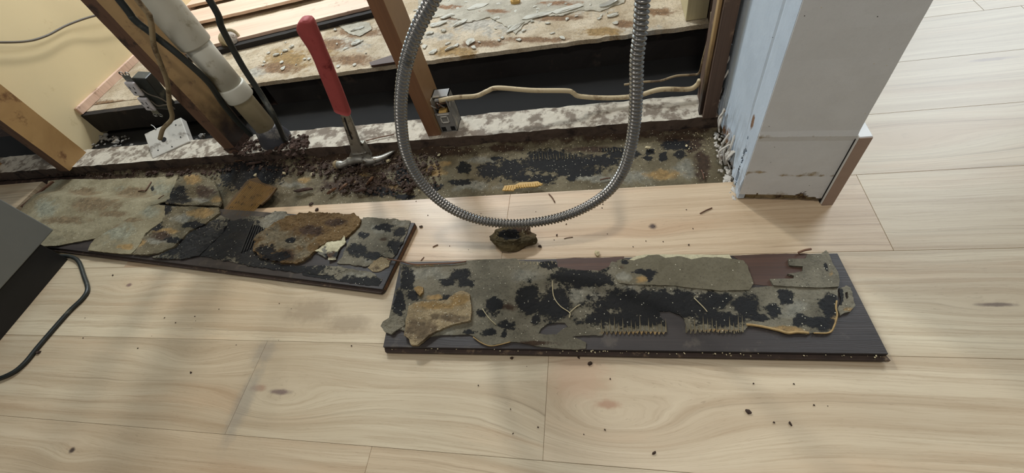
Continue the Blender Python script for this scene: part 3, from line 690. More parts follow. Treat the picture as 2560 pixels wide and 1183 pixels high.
# ------------------------------------------------------------------ drain pipe
pb_ = at(690, 352, .02)
def pipe():
    t = empty('drain_pipe', (0, 0, 0)); x, y = pb_.x + .004, pb_.y + .0; ax = Vector((-.015, 0, 1))
    b0 = Vector((x, y, -.012))
    def seg(name, prof, m):
        bm = bmesh.new(); lathe_axis(bm, b0, ax, prof, 32); o = bm_obj(name, bm, m, t, True); return o
    seg('pipe_section', [(.03, .0300), (.5, .0300)], M_pvcd)
    seg('lower_coupling', [(.190, .031), (.191, .0365), (.194, .038), (.230, .038), (.233, .0365), (.234, .031)], M_pvc)
    seg('middle_section', [(.22, .0335), (.40, .0335)], M_pvc)
    seg('upper_coupling', [(.352, .033), (.353, .039), (.356, .0405), (1.15, .0405)], M_pvc)
    o = seg('rubber_boot', [(.0, .050), (.030, .049), (.045, .046), (.070, .038), (.085, .0345), (.087, .031)], M_boot); o['label'] = 'dark grey rubber boot at the pipe foot'
    tag(t, 'white plastic drain pipe with couplings going down through the sill', 'pipe')
pipe()

def cable(name, pts, r, m, label, cat='cable', n=8, seg=8):
    o = tube(name, pts, r, m, None, seg, n); tag(o, label, cat); return o
Yc = 1.16 * H
def vtop(p, h=.25):   # carry on upward out of the frame
    return p + Vector((0, 0.02, h))
q = [aty(525, 2, Yc + .03), aty(555, 70, Yc + .03), aty(606, 165, Yc + .03), aty(655, 240, Yc + .02), aty(690, 300, Yc), at(716, 362, .0)]
cable('black_hose', [vtop(q[0])] + q, .0078, M_cable, 'thick black hose running down right of the drain pipe', 'hose')
q = [aty(300, 2, .89), aty(335, 48, .885), aty(385, 88, .885), aty(450, 140, .885), aty(520, 205, .895), aty(556, 258, .905), aty(590, 300, .915), aty(628, 338, .925)]
cable('black_hose', [vtop(q[0])] + q, .0080, M_cable, 'black hose crossing the left stud and dropping behind it', 'hose')
q = [aty(345, 2, .87), aty(375, 45, .87), aty(384, 110, .868), aty(398, 150, .868), aty(418, 205, .872), aty(424, 262, .872), aty(430, 296, .872), aty(408, 322, .865), aty(400, 348, .858)]
cable('tan_cable', [vtop(q[0])] + q, .0058, M_tan, 'frayed tan cable hanging into the hole of the white junction box')
q = [atx(-40, 106, yx + .02), atx(60, 104, yx + .02), atx(115, 90, yx + .02), atx(170, 62, yx + .02), atx(235, 40, yx + .03), atx(300, 30, yx + .03)]
cable('thin_grey_cable', q, .0036, M_gcable, 'thin grey cable curving in front of the yellow wall')
q = [(1097, 252), (1140, 244), (1190, 240), (1218, 228), (1245, 220), (1330, 226), (1415, 227), (1432, 232), (1450, 241), (1520, 245), (1590, 240), (1650, 224), (1720, 223), (1742, 213), (1750, 200)]
yr = 1.262 * H
q = [aty(a, b, yr - .045 * max(0, 1 - i / 2.5)) for i, (a, b) in enumerate(q)]
cable('cream_cable', q, .0062, M_romex, 'cream plastic-sheathed cable running from the grey electrical box to the end stud')
q = [aty(a, b, yr + .02) for a, b in ((1560, 212), (1610, 205), (1650, 202), (1690, 190), (1730, 187), (1748, 182), (1757, 150), (1772, 90), (1780, 30))]
cable('thin_brown_cable', q, .0028, M_tan, 'thin brown wire behind the cream cable, rising beside the end stud', n=6)

# ------------------------------------------------------------------ electrical boxes
def ebox():
    t = empty('electrical_box'); p = at(1110, 326, ZS); x0, y0, z0 = p.x + .0005, p.y - .006, ZS + .001
    w_, d_, h_ = .046, .055, .098; x0 = at(1071, 341, ZS).x + .0375; y0 = at(1071, 341, ZS).y + .012
    bm = bmesh.new(); th = .0022
    box2(bm, (x0, y0 + d_ - th, z0), (x0 + w_, y0 + d_, z0 + h_)); box2(bm, (x0, y0 + .006, z0), (x0 + th, y0 + d_, z0 + h_)); box2(bm, (x0 + w_ - th, y0, z0), (x0 + w_, y0 + d_, z0 + h_))
    box2(bm, (x0, y0, z0), (x0 + w_, y0 + d_, z0 + th)); box2(bm, (x0, y0 + .02, z0 + h_ - th), (x0 + w_, y0 + d_, z0 + h_)); box2(bm, (x0, y0, z0), (x0 + w_, y0 + th, z0 + h_ * .62), .0006)
    bm_obj('box_shell', bm, M_boxg, t)
    bm = bmesh.new(); cx_, zz = x0 + w_ * .5, z0 + h_ * .42
    for a, b in (((-.011, -.011), (.011, -.008)), ((-.011, .008), (.011, .011)), ((-.011, -.011), (-.008, .011)), ((.008, -.011), (.011, .011))):
        box2(bm, (cx_ + a[0], y0 - .0025, zz + a[1]), (cx_ + b[0], y0, zz + b[1]), .0004)
    box2(bm, (cx_ - .016, y0 - .0022, z0 + h_ * .57), (cx_ + .016, y0, z0 + h_ * .6), .0004)
    o = bm_obj('raised_square', bm, M_boxw, t)
    for s in (-1, 1): box_obj('knockout', (cx_ + s * .013 - .006, y0 - .0008, z0 + .003), (cx_ + s * .013 + .006, y0 + .001, z0 + .016), M_hole, t, 0)
    r = random.Random(4)
    for k in range(5):
        a = Vector((x0 + .008 + k * .008, y0 + .03, z0 + h_ * .6)); pts = [a, a + Vector((r.uniform(-.008, .008), -.02, .014)), a + Vector((r.uniform(-.014, .014), -.026 + r.uniform(-.008, .01), .030)), a + Vector((r.uniform(-.014, .014), -.012, .02))]
        tube('wire', pts, .0016, M_splint if k % 2 else M_paper, t, 6, 4)
    box_obj('wire_clamp', (x0 + .012, y0 + .001, z0 + h_ * .55), (x0 + .034, y0 + .02, z0 + h_ * .66), M_combl, t, .001)
    for s in (0, 1): box_obj('mounting_ear', (x0 + .014 + s * .0, y0 + .0, z0 + (h_ - .001 if s else -.0)), (x0 + .03, y0 + .008, z0 + (h_ + .004 if s else .003)), M_boxg, t, .0005)
    tag(t, 'grey plastic electrical box with loose wires on the right side of the middle stud', 'electrical box')
ebox()
def jbox():
    t = empty('junction_box')
    zb = ZS + .001
    A, B = at(381, 397, zb), at(474, 354, zb + .004); L = (B - A)
    Cc = at(430, 303, zb + .046); Dd = A + (Cc - B) ; U = L.normalized(); Vv = (Cc - B); Vv = (Vv - U * Vv.dot(U)); hgt = Vv.length; Vv.normalize(); N = U.cross(Vv)
    if N.y > 0: N = -N
    Wd, Ht, dp = L.length, hgt, .026; hole = (.42, .48)
    def Q(u, v, n=0): return A + U * (u * Wd) + Vv * (v * Ht) + N * n
    Rm = Matrix((U, Vv, N)).transposed()
    bm = bmesh.new(); add_box(bm, Q(.5, .5, -dp / 2), (Wd, Ht, dp), Rm, .0025, 2); bm_obj('box_body', bm, M_boxw, t)
    bm = bmesh.new(); lathe_axis(bm, Q(*hole, -.001), N, [(0, .0085), (.0022, .0085)], 18); bm_obj('cable_hole', bm, M_hole, t)
    for (u, v) in ((.83, .30), (.2, .2), (.55, .1), (.82, .8)):
        bm = bmesh.new(); lathe_axis(bm, Q(u, v, -.001), N, [(0, .0022), (.0018, .0022)], 10); bm_obj('screw_hole', bm, M_hole, t)
    tube('bent_tab', [Q(.32, .95, 0), Q(.3, 1.08, .002), Q(.26, 1.16, .006)], .0018, M_metal, t, 6, 3)
    tag(t, 'tilted white junction box with a round cable hole, resting on the sill at left', 'junction box'); return Q(*hole, 0)
jh = jbox()
def outlet():
    t = empty('wall_outlet'); T = aty(322, 200, .93); Bt = aty(384, 276, .93); c = (T + Bt) / 2; h = (T - Bt).length
    Z = (T - Bt).normalized(); N = Vector((.05, -.95, .12)); N = (N - Z * N.dot(Z)).normalized(); X = N.cross(Z) * -1; Rm = Matrix((X, N, Z)).transposed()
    def loc(x, n, z): return c + X * x + N * n + Z * z
    hh = h
    for s in (1, -1):
        bm = bmesh.new(); add_box(bm, loc(0, .004, s * hh * .25), (.030, .010, hh * .44), Rm, .005, 3); f = bm_obj('receptacle_face', bm, M_outw, t)
        bm = bmesh.new()
        for (x, z) in ((-.006, .006), (.006, .006)): add_box(bm, loc(x, .0088, s * hh * .25 + z), (.0022, .001, .009), Rm)
        add_box(bm, loc(0, .0088, s * hh * .25 - .009), (.005, .001, .005), Rm); bm_obj('slot', bm, M_hole, f)
    bm = bmesh.new(); add_box(bm, loc(0, -.001, 0), (.022, .0016, hh * 1.28), Rm); bm_obj('metal_strap', bm, M_metal, t)
    for s in (1, -1):
        for u in (-1, 1):
            bm = bmesh.new(); k = 14; cc = loc(u * .0085, -.001, s * (hh * .64 + .004)); path = [cc + X * math.cos(a) * .005 + Z * math.sin(a) * .005 for a in [2 * math.pi * i / k for i in range(k + 1)]]
            bm.free(); vs, fs = tube_data(path, .0014, 6, False); mesh_obj('mounting_ear', vs, fs, M_metal, t, True)
    bm = bmesh.new(); add_box(bm, loc(.026, -.022, .002), (.042, .034, hh * 1.02), Rm, .003, 2); o = bm_obj('back_box', bm, M_cable, t); o['label'] = 'black box behind the receptacle'
    for s in (-1, 1):
        tube('terminal_wire', [loc(.012, -.004, s * .02), loc(.03, .004, s * .02 - .01), loc(.052, -.002, -.02 + s * .01), loc(.06, -.01, -.05)], .002, M_gcable, t, 6, 4)
    tag(t, 'dirty white duplex outlet dangling in its metal strap above the left sill', 'outlet')
outlet()

# ------------------------------------------------------------------ hammer, standing on its head
def hammer():
    t = empty('hammer'); B = at(897, 402, .004); B.y -= .005
    base = aty(893, 385, B.y); top = aty(762, 46, B.y - .035)
    yat = lambda s: B.y + (-.035) * s
    def pp(px, py):
        s = (402 - py) / 356.; return aty(px, py, yat(s))
    cl = [(896, 385), (884, 340), (870, 300), (860, 278)]
    # shank: tapered flat bar
    def bar(name, L, R, m, th, bev=None, seg=12, sub=1):
        vs, fs = [], []; P0 = [Vector(pp(*a)) for a in L]; P1 = [Vector(pp(*b)) for b in R]
        P0, P1 = spline(P0, 5), spline(P1, 5); n = min(len(P0), len(P1))
        for i in range(n):
            c = (P0[i] + P1[i]) / 2; u = (P1[i] - P0[i]); w2 = u.length / 2; u.normalize(); v = Vector((0.12, 1, .1)); v = (v - u * v.dot(u)).normalized()
            e = 1.0
            if bev: e = bev(i / (n - 1))
            for k in range(seg):
                a = 2 * math.pi * k / seg; ca, sa = math.cos(a), math.sin(a); p_ = .62
                vs.append(c + u * (w2 * e * math.copysign(abs(ca) ** p_, ca)) + v * (th * e * math.copysign(abs(sa) ** p_, sa)))
        for i in range(n - 1):
            for k in range(seg): fs.append((i * seg + k, i * seg + (k + 1) % seg, (i + 1) * seg + (k + 1) % seg, (i + 1) * seg + k))
        fs += [tuple(range(seg)), tuple(range((n - 1) * seg, n * seg))]
        return mesh_obj(name, vs, fs, m, t, True)
    bar('grip', [(836, 272), (817, 225), (801, 185), (786, 146), (771, 116), (752, 88), (742, 68), (748, 52), (756, 46)], [(877, 284), (858, 232), (840, 188), (827, 155), (814, 124), (802, 92), (792, 68), (784, 52), (776, 46)], M_red, .0125, lambda s: 1.0 if s < .97 else .8)
    bar('shank', [(879, 384), (872, 352), (859, 312), (846, 272)], [(916, 380), (902, 356), (887, 316), (872, 280)], M_hsteel, .0055)
    bar('shank_groove', [(878, 345), (868, 318), (859, 290)], [(886, 345), (876, 318), (867, 290)], M_hole, .0058)
    # head: blunt face left, claw right
    def hd(px, py, z, dy=0): q_ = at(px, py, z); q_.y += dy; return q_
    path = [hd(842, 412, .004), hd(858, 411, .006), hd(878, 402, .010), hd(900, 398, .014), hd(925, 402, .008), hd(950, 396, .005), hd(970, 386, .003), hd(986, 376, .001)]
    path = spline(path, 5); n = len(path)
    def R_(i, a):
        s = i / (n - 1)
        r = .0115 if s < .13 else (.009 if s < .25 else (.012 if s < .5 else .0115 * (1 - (s - .5) / .5) + .0035))
        flat = 1 - .5 * sm(.5, .9, s); return r * (1 if abs(math.cos(a)) > .7 else flat)
    vs, fs = tube_data(path, R_, 12); mesh_obj('head', vs, fs, M_hsteel, t, True)
    vs, fs = tube_data([hd(836, 413, .004), hd(842, 412, .004), hd(846, 412, .004)], lambda i, a: (.0105, .0132, .0125)[i], 16); o = mesh_obj('striking_face', vs, fs, M_foam, t, True); o['label'] = 'pale dusty striking face'; paint(o, 0)
    bm = bmesh.new(); prism(bm, [pp(872, 392), pp(884, 362), pp(908, 358), pp(928, 392), pp(910, 402)], (0, .012, 0)); bm_obj('neck', bm, M_hsteel, t)
    tag(t, 'steel claw hammer with a red rubber grip standing on its head in the debris', 'hammer')
hammer()

# ------------------------------------------------------------------ flexible metal conduit
def conduit():
    yc = .68 * H
    px = [(1150, -150), (1110, -65), (1078, 5), (1045, 70), (1020, 140), (1006, 210), (1002, 290), (1012, 370), (1036, 430), (1075, 480), (1125, 520), (1190, 548), (1260, 559), (1330, 557), (1400, 544), (1465, 518), (1520, 480), (1556, 430), (1576, 370), (1587, 300), (1591, 220), (1592, 150), (1600, 80), (1606, 0), (1610, -80), (1612, -150)]
    pts = []
    for i, (a, b) in enumerate(px):
        s = i / (len(px) - 1); y = yc + .05 * (s - .5) ; pts.append(aty(a, b, y))
    pts = [pts[0] + (pts[0] - pts[1]) * 3] + pts + [pts[-1] + (pts[-1] - pts[-2]) * 3]
    pitch = .0064; path, L = resample(spline(pts, 10), pitch / 6)
    n = len(path)
    def r(i, a):
        ph = (i / 6 + a / (2 * math.pi)) % 1.0; return .0080 + .0018 * (math.sin(math.pi * min(1, ph / .66)) if ph < .66 else -.75)
    vs, fs = tube_data(path, r, 14)
    o = mesh_obj('flexible_conduit', vs, fs, M_cond, None, True); tag(o, 'silver flexible metal conduit hanging in a long U loop over the floor', 'conduit')
conduit()

# ------------------------------------------------------------------ appliance at left
def appliance():
    t = empty('appliance', (0, 0, 0)); X = -2.0 * H; zb = .10 * H
    bm = bmesh.new(); box2(bm, (X - .6, -.35, zb), (X, .764 * H, .86), .003, 2); bm_obj('side_panel', bm, M_appl, t)
    bm = bmesh.new(); box2(bm, (X - .58, -.33, .0), (X - .004, .70 * H, zb - .0005), .001); o = bm_obj('toe_kick', bm, M_toe, t); o['label'] = 'black recessed base'
    tag(t, 'grey metal appliance on a black base at the left edge', 'appliance')
appliance()
q = [at(150, 640, .005), at(178, 642, .005), at(197, 655, .005), at(210, 690, .005), at(219, 722, .005), at(207, 746, .005), at(170, 782, .005), at(100, 862, .005), at(60, 910, .005), at(20, 938, .005), at(-60, 965, .005)]
cable('power_cable', q, .0052, M_cable, 'black cord bent over the floor beside the appliance base')

# ------------------------------------------------------------------ board 1 (left, partly under layers)
Z1 = .0155
def b1():
    t = empty('mouldy_board')
    c = [at(956, 724, Z1), at(1037, 557, Z1)]; d = Vector((-math.cos(.131), math.sin(.131), 0)); L = 1.16
    A, B = c; D_ = A + d * L; E_ = B + d * L
    def hf(x, y): return Z1
    bm = bmesh.new(); prism(bm, [Vector((p.x, p.y, Z1)) for p in (A, B, E_, D_)], (0, 0, -Z1 + .0008)); bmesh.ops.bevel(bm, geom=list(bm.edges), offset=.0008, segments=1, affect='EDGES')
    bm_obj('board', bm, M_darkwood, t)
    # raw right end and front tongue
    bm = bmesh.new(); e = Vector((.0012, .0002, 0)); prism(bm, [Vector((p.x, p.y, .0115)) + e for p in (A.lerp(B, .02), A.lerp(B, .98))] + [Vector((p.x, p.y, .0115)) for p in (A.lerp(B, .98), A.lerp(B, .02))], (0, 0, -.008)); o = bm_obj('raw_end', bm, M_edge, t); o['label'] = 'raw brown end of the board'
    bm = bmesh.new(); prism(bm, [Vector((p.x, p.y, .010)) for p in (A, D_, D_ + Vector((0, -.006, 0)), A + Vector((-.004, -.006, 0)))], (0, 0, -.006)); bm_obj('tongue', bm, M_tongue, t)
    return t, A, B, D_, E_
tb1, A1, B1, D1, E1 = b1()
tag(tb1, 'mould-blackened flipped plank at left, its right end free, covered in crusted adhesive layers', 'plank')
PT1 = dict(mould=[(892, 627, 24, 16), (990, 617, 20, 18), (930, 640, 25, 10), (870, 575, 15, 10), (960, 570, 26, 9), (1000, 580, 15, 12), (910, 590, 12, 8)], ochre=[(946, 660, 14, 8)], pale=[(950, 575, 30, 18), (1000, 560, 26, 8), (920, 652, 14, 8)], brown=[(960, 600, 12, 6)])
sheet('adhesive_layer', [(909, 546), (940, 545), (973, 549), (1000, 551), (1027, 554), (1018, 583), (1007, 610), (995, 630), (980, 647), (953, 641), (936, 658), (915, 669), (878, 664), (844, 658), (858, 640), (865, 620), (878, 590), (900, 570)], Z1, .0022, M_adh, tb1, pt=PT1, seed=1)
sheet('adhesive_layer', [(560, 560), (600, 548), (640, 540), (680, 548), (700, 560), (670, 585), (650, 610), (640, 640), (690, 660), (740, 668), (800, 664), (850, 668), (870, 674), (830, 690), (760, 684), (700, 676), (640, 668), (560, 652), (500, 640), (470, 630), (510, 600)], Z1, .0016, M_adh, tb1,
      pt=dict(mould=[(580, 590, 80, 60), (700, 680, 120, 26), (640, 640, 60, 30), (520, 640, 50, 20)], ochre=[(597, 590, 20, 9), (630, 640, 10, 7)], pale=[(665, 560, 26, 14)]), seed=2)
sheet('pale_patch', [(650, 566), (668, 540), (690, 530), (715, 532), (730, 545), (716, 560), (690, 570), (672, 584)], Z1, .004, M_adh, tb1, pt=dict(pale=[(690, 550, 60, 40)]), seed=3, bumpy=.003)
sheet('brown_crust', [(662, 580), (675, 570), (700, 556), (729, 543), (752, 538), (777, 534), (805, 537), (838, 536), (860, 541), (888, 536), (905, 549), (904, 560), (898, 570), (885, 583), (865, 597), (845, 606), (821, 610), (800, 622), (785, 635), (772, 650), (760, 658), (743, 660), (702, 660), (665, 653), (635, 630), (641, 597), (652, 588)], Z1, .0065, M_crust, tb1, rag=.0055, bumpy=.004, step=.004,
      pt=dict(pale=[(715, 610, 70, 32), (680, 590, 40, 20), (750, 640, 40, 18)], mould=[(690, 645, 36, 12), (730, 605, 12, 6), (670, 630, 24, 14)], brown=[(780, 580, 40, 12), (720, 640, 30, 14), (840, 560, 30, 10)]), seed=4)
sheet('ochre_patch', [(920, 668), (936, 650), (955, 643), (978, 650), (972, 668), (955, 678), (930, 680)], Z1, .0018, M_foam, tb1, pt=dict(brown=[(940, 672, 14, 8)]), seed=5)
sheet('torn_flap', [(810, 612), (835, 600), (862, 592), (866, 606), (850, 620), (838, 648), (824, 652), (815, 634), (790, 630)], Z1 + .004, .0018, M_cream, tb1, lift=lambda x, y: .005 * nf(x * 40, y * 40, 0), pt=dict(brown=[(830, 640, 14, 10)], mould=[(845, 640, 12, 12)]), seed=6)
sheet('grey_smear', [(795, 636), (812, 618), (832, 622), (836, 636), (815, 645)], Z1 + .001, .003, M_adh, tb1, pt=dict(pale=[(815, 630, 30, 20)], mould=[(822, 640, 8, 5)]), seed=7, bumpy=.002)
sheet('grey_smear', [(740, 672), (800, 666), (860, 670), (930, 682), (955, 700), (948, 716), (900, 712), (830, 700), (760, 690)], Z1, .0006, M_adh, tb1, pt=dict(mould=[(780, 690, 60, 30), (900, 705, 70, 14)], pale=[(900, 688, 40, 8)]), seed=8, bumpy=.0006)
bm = bmesh.new()
for k in range(9):
    a = at(604 + k * 7.5, 632 - k * 3, Z1 + .002); b = at(632 + k * 5.2, 562 + k * 1.5, Z1 + .002); u = (b - a).normalized(); s = Vector((u.y, -u.x, 0)) * .0014
    prism(bm, [a - s, b - s * .6, b + s * .6, a + s], (0, 0, .0028))
o = bm_obj('ridge_bundle', bm, M_toe, tb1); o['kind'] = 'stuff'; o['label'] = 'black trowel ridges'
rr = random.Random(8)
def crumb_data(bm, c, r, rnd):
    M = Matrix.Translation(c) @ Matrix.Rotation(rnd.uniform(0, 3), 4, 'Z') @ Matrix.Diagonal((r * rnd.uniform(.7, 1.5), r * rnd.uniform(.6, 1.1), r * rnd.uniform(.4, .8), 1))
    g = bmesh.ops.create_icosphere(bm, subdivisions=1, radius=1, matrix=M)
    for v in g['verts']: v.co += Vector((rnd.uniform(-1, 1), rnd.uniform(-1, 1), rnd.uniform(-1, 1))) * r * .25

# ------------------------------------------------------------------ underlayment sheets at far left, draped from board 1 down to the subfloor
dB = Vector((-math.cos(.131), math.sin(.131), 0))
def hdr(x, y):
    nrm = Vector((dB.y, -dB.x)); s = (Vector((x, y)) - Vector((B1.x, B1.y))).dot(Vector((-dB.y, dB.x)))
    s = -s if Vector((-dB.y, dB.x)).y > 0 else s
    # s > 0 beyond the far edge of the board
    far = (y - (B1.y + (x - B1.x) * (dB.y / dB.x)))
    return Z1 + .0012 + (-.009 - Z1) * (sm(-.004, .05, far) ** 2 * (3 - 2 * sm(-.004, .05, far)))
und = sheet('underlayment_sheet', [(123, 453), (165, 450), (208, 449), (260, 450), (320, 447), (383, 446), (446, 440), (440, 462), (432, 480), (416, 505), (395, 512), (372, 518), (345, 535), (310, 556), (270, 580), (238, 598), (190, 607), (145, 616), (108, 616), (60, 590), (50, 540), (60, 516), (95, 485)], 0, .0028, M_beige, rag=.0018, hf=hdr, bumpy=.0014,
      pt=dict(brown=[(250, 520, 60, 20), (210, 480, 40, 14), (330, 480, 40, 16), (180, 560, 60, 10), (300, 545, 40, 8)], pale=[(130, 530, 30, 30), (400, 470, 30, 20), (300, 470, 20, 8)], mould=[(378, 468, 4, 6)]), seed=21)
tag(und, 'large beige-grey torn underlayment sheet at left, spread over subfloor and plank', 'sheet')
und2 = sheet('underlayment_sheet', [(376, 517), (400, 514), (418, 517), (415, 540), (413, 553), (385, 572), (366, 586), (359, 602), (348, 620), (331, 637), (300, 636), (260, 632), (223, 628), (230, 612), (240, 600), (275, 578), (312, 555), (345, 535)], 0, .0042, M_beige, rag=.0015, hf=hdr, bumpy=.0012,
      pt=dict(pale=[(310, 590, 50, 30), (390, 540, 24, 20)], brown=[(290, 575, 30, 7), (340, 560, 30, 6)], ochre=[(330, 628, 20, 8)]), seed=22)
tag(und2, 'smaller pale grey-green underlayment sheet lapping over the large beige one', 'sheet')
p3 = sheet('adhesive_slab', [(446, 453), (468, 442), (495, 434), (515, 445), (539, 457), (550, 478), (554, 498), (552, 518), (520, 515), (476, 516), (440, 513), (417, 512), (428, 488), (439, 468)], 0, .0055, M_sub, rag=.0028, hf=hdr, bumpy=.003,
      pt=dict(mould=[(440, 495, 30, 24), (462, 508, 20, 12), (450, 475, 14, 12)], ochre=[(478, 448, 24, 12), (540, 500, 14, 10)], brown=[(510, 480, 24, 18)], pale=[(500, 500, 30, 12)]), seed=23)
tag(p3, 'mottled brown and black adhesive slab right of the beige underlayment, farther piece', 'slab')
p4 = sheet('adhesive_slab', [(417, 517), (445, 519), (476, 519), (515, 522), (550, 522), (552, 536), (530, 552), (506, 568), (490, 574), (476, 579), (458, 600), (439, 618), (410, 632), (372, 640), (334, 638), (350, 620), (361, 600), (385, 575), (409, 557), (414, 540)], 0, .0050, M_sub, rag=.0028, hf=hdr, bumpy=.0025,
      pt=dict(mould=[(400, 575, 22, 14), (375, 592, 14, 6), (500, 575, 30, 9), (430, 535, 14, 14), (450, 612, 20, 8)], ochre=[(515, 545, 30, 12), (355, 618, 22, 12), (430, 590, 30, 8)], pale=[(470, 555, 40, 12), (440, 525, 20, 6), (410, 615, 30, 9)], brown=[(420, 600, 24, 12)]), seed=24)
tag(p4, 'tan and ochre peeled adhesive slab with cracks, nearer piece, right of the pale underlayment', 'slab')
o = sheet('dark_flap', [(476, 582), (506, 570), (552, 540), (575, 548), (560, 580), (530, 610), (500, 640), (450, 650), (380, 645), (440, 622), (460, 602)], 0, .0025, M_adh, rag=.0025, hf=hdr, bumpy=.003, pt=dict(mould=[(500, 610, 90, 60)], pale=[(490, 615, 30, 6), (430, 640, 20, 5)]), seed=25)
tag(o, 'black mould-covered adhesive flap beside the tan slab on the left plank', 'flap')

# ribbed comb slabs
def comb(name, out, zf, ridge, n, m, th, label, ridge_w=.0012, rh=.0018, seed=0):
    """out: [(px,py)], zf: plane height; ridge: ((a0,a1),(b0,b1)) the ridges go from a-line to b-line"""
    t = empty(name); s = sheet('slab', out, zf, th, M_groove_shade if m == M_comb else m, t, rag=.0012, bumpy=.0006, seed=seed)
    (a0, a1), (b0, b1) = ridge; bm = bmesh.new()
    for k in range(n):
        f = (k + .5) / n; P = at(a0[0] + (a1[0] - a0[0]) * f, a0[1] + (a1[1] - a0[1]) * f, zf + th); Q = at(b0[0] + (b1[0] - b0[0]) * f, b0[1] + (b1[1] - b0[1]) * f, zf + th)
        u = (Q - P).normalized(); w_ = Vector((-u.y, u.x, 0)) * ridge_w
        pts = [P.lerp(Q, i / 6) for i in range(7)]
        prev = None
        for i, c in enumerate(pts):
            c = c + Vector((0, 0, noise.noise(c * 90) * .0006)); row = [bm.verts.new(c - w_), bm.verts.new(c + Vector((0, 0, rh))), bm.verts.new(c + w_)]
            if prev: bm.faces.new((prev[0], prev[1], row[1], row[0])); bm.faces.new((prev[1], prev[2], row[2], row[1]))
            else: bm.faces.new(row)
            prev = row
        bm.faces.new(list(reversed(prev)))
    o = bm_obj('comb_ridges', bm, m, t); o['kind'] = 'stuff'
    tag(t, label, 'adhesive piece'); return t
ct = comb('ribbed_adhesive', [(553.5, 537), (575, 508), (600, 478), (612, 462), (624, 450), (645, 445), (658, 459), (676, 464), (694, 472), (676, 496), (655, 514), (640, 508), (630, 518), (625, 528), (623, 546), (600, 546), (574, 544)], .010, ((((556, 536), (622, 543)), ((624, 452), (690, 472)))), 17, M_comb, .0035, 'yellow-brown ribbed slab of trowelled adhesive standing proud between plank and sill', .0011, .0022, 31)
c2 = comb('ribbed_adhesive', [(1255, 478), (1262, 466), (1288, 464), (1300, 458), (1345, 456), (1358, 462), (1340, 468), (1290, 470), (1284, 478)], .001, (((1260, 477), (1356, 464)), ((1264, 467), (1352, 457))), 15, M_combl, .003, 'small bright yellow ribbed adhesive sliver on the cut floor edge behind the conduit', .0016, .0018, 32)

# ------------------------------------------------------------------ board 2 (front)
Z2 = .017
tb2 = empty('mouldy_board')
tag(tb2, 'long flipped plank in front, dark underside covered in grey adhesive and black mould', 'plank')
c = [at(957, 868, Z2), at(2222, 886, Z2), at(2094, 633, Z2), at(1001, 655, Z2)]
bm = bmesh.new(); prism(bm, c, (0, 0, -Z2 + .0008)); bmesh.ops.bevel(bm, geom=list(bm.edges), offset=.001, segments=1, affect='EDGES'); bm_obj('board', bm, M_darkwood, tb2)
bm = bmesh.new(); prism(bm, [Vector((q.x, q.y, .010)) for q in (c[0], c[1], c[1] + Vector((.003, -.007, 0)), c[0] + Vector((.004, -.007, 0)))], (0, 0, -.006)); bm_obj('tongue', bm, M_tongue, tb2)
bm = bmesh.new(); rr = random.Random(5)
for k in range(60):
    f = rr.random() ** .9; p = c[0].lerp(c[1], f); crumb_data(bm, (p.x, p.y - rr.uniform(0, .004), rr.uniform(.010, Z2)), rr.uniform(.0006, .0016), rr)
o = bm_obj('edge_crumbs', bm, M_dirtl, tb2); o['kind'] = 'stuff'; o['label'] = 'pale crumbs along the front edge'
def teeth(x0, x1, y, n, d=9):
    out = []
    for k in range(n):
        a = x0 + (x1 - x0) * k / n; b = x0 + (x1 - x0) * (k + .5) / n; out += [(a, y - d * .5), (b, y + d * .5 + (k % 3))]
    return out
main = [(1002, 661), (1022, 664), (1060, 661), (1100, 663), (1130, 664), (1168, 653), (1230, 650), (1290, 648), (1300, 654), (1345, 656), (1390, 655), (1395, 668), (1440, 676), (1500, 679), (1523, 668), (1530, 655), (1570, 660), (1620, 680), (1700, 690), (1800, 700), (1870, 722), (1932, 717), (2051, 723), (2094, 722), (2091, 750), (2091, 773), (2094, 789), (2086, 816), (2072, 834), (2034, 833), (2015, 839), (1995, 833), (1969, 837), (1948, 829), (1910, 820), (1869, 816), (1858, 829)] \
    + teeth(1856, 1712, 829, 13) + [(1711, 800), (1699, 789), (1672, 780), (1648, 780), (1652, 795), (1664, 808)] + teeth(1664, 1501, 833, 15) \
    + [(1458, 841), (1430, 843), (1452, 852), (1466, 860), (1464, 873), (1442, 876), (1390, 873), (1352, 868), (1309, 860), (1276, 856), (1249, 862), (1225, 866), (1203, 857), (1187, 843), (1173, 838), (1103, 840), (1060, 846), (1020, 832), (995, 824), (979, 838), (962, 830), (953, 816), (960, 805), (976, 795), (981, 765), (992, 746), (987, 732), (1003, 716), (1002, 703)]
mould2 = [(1152, 689, 24, 14), (1117, 708, 17, 12), (1165, 708, 20, 12), (1125, 748, 24, 9), (1236, 766, 24, 22), (1206, 784, 12, 10), (1322, 751, 30, 42), (1445, 695, 75, 24), (1385, 765, 42, 46), (1373, 665, 24, 12), (1500, 700, 30, 18), (1620, 758, 150, 34), (1560, 800, 120, 18), (1783, 754, 40, 22), (1800, 800, 70, 20), (1860, 768, 34, 32), (1932, 776, 20, 15), (1964, 749, 20, 18), (1953, 733, 14, 8), (2067, 757, 22, 22), (2061, 811, 28, 18), (2023, 806, 24, 15), (1996, 803, 15, 16), (2072, 784, 16, 18), (1899, 797, 34, 8), (1019, 700, 18, 30), (998, 762, 14, 35), (1033, 741, 14, 12), (1225, 833, 18, 9), (1268, 814, 20, 12), (1261, 836, 7, 9), (1180, 832, 20, 5), (1720, 770, 60, 24), (1340, 800, 14, 10)]
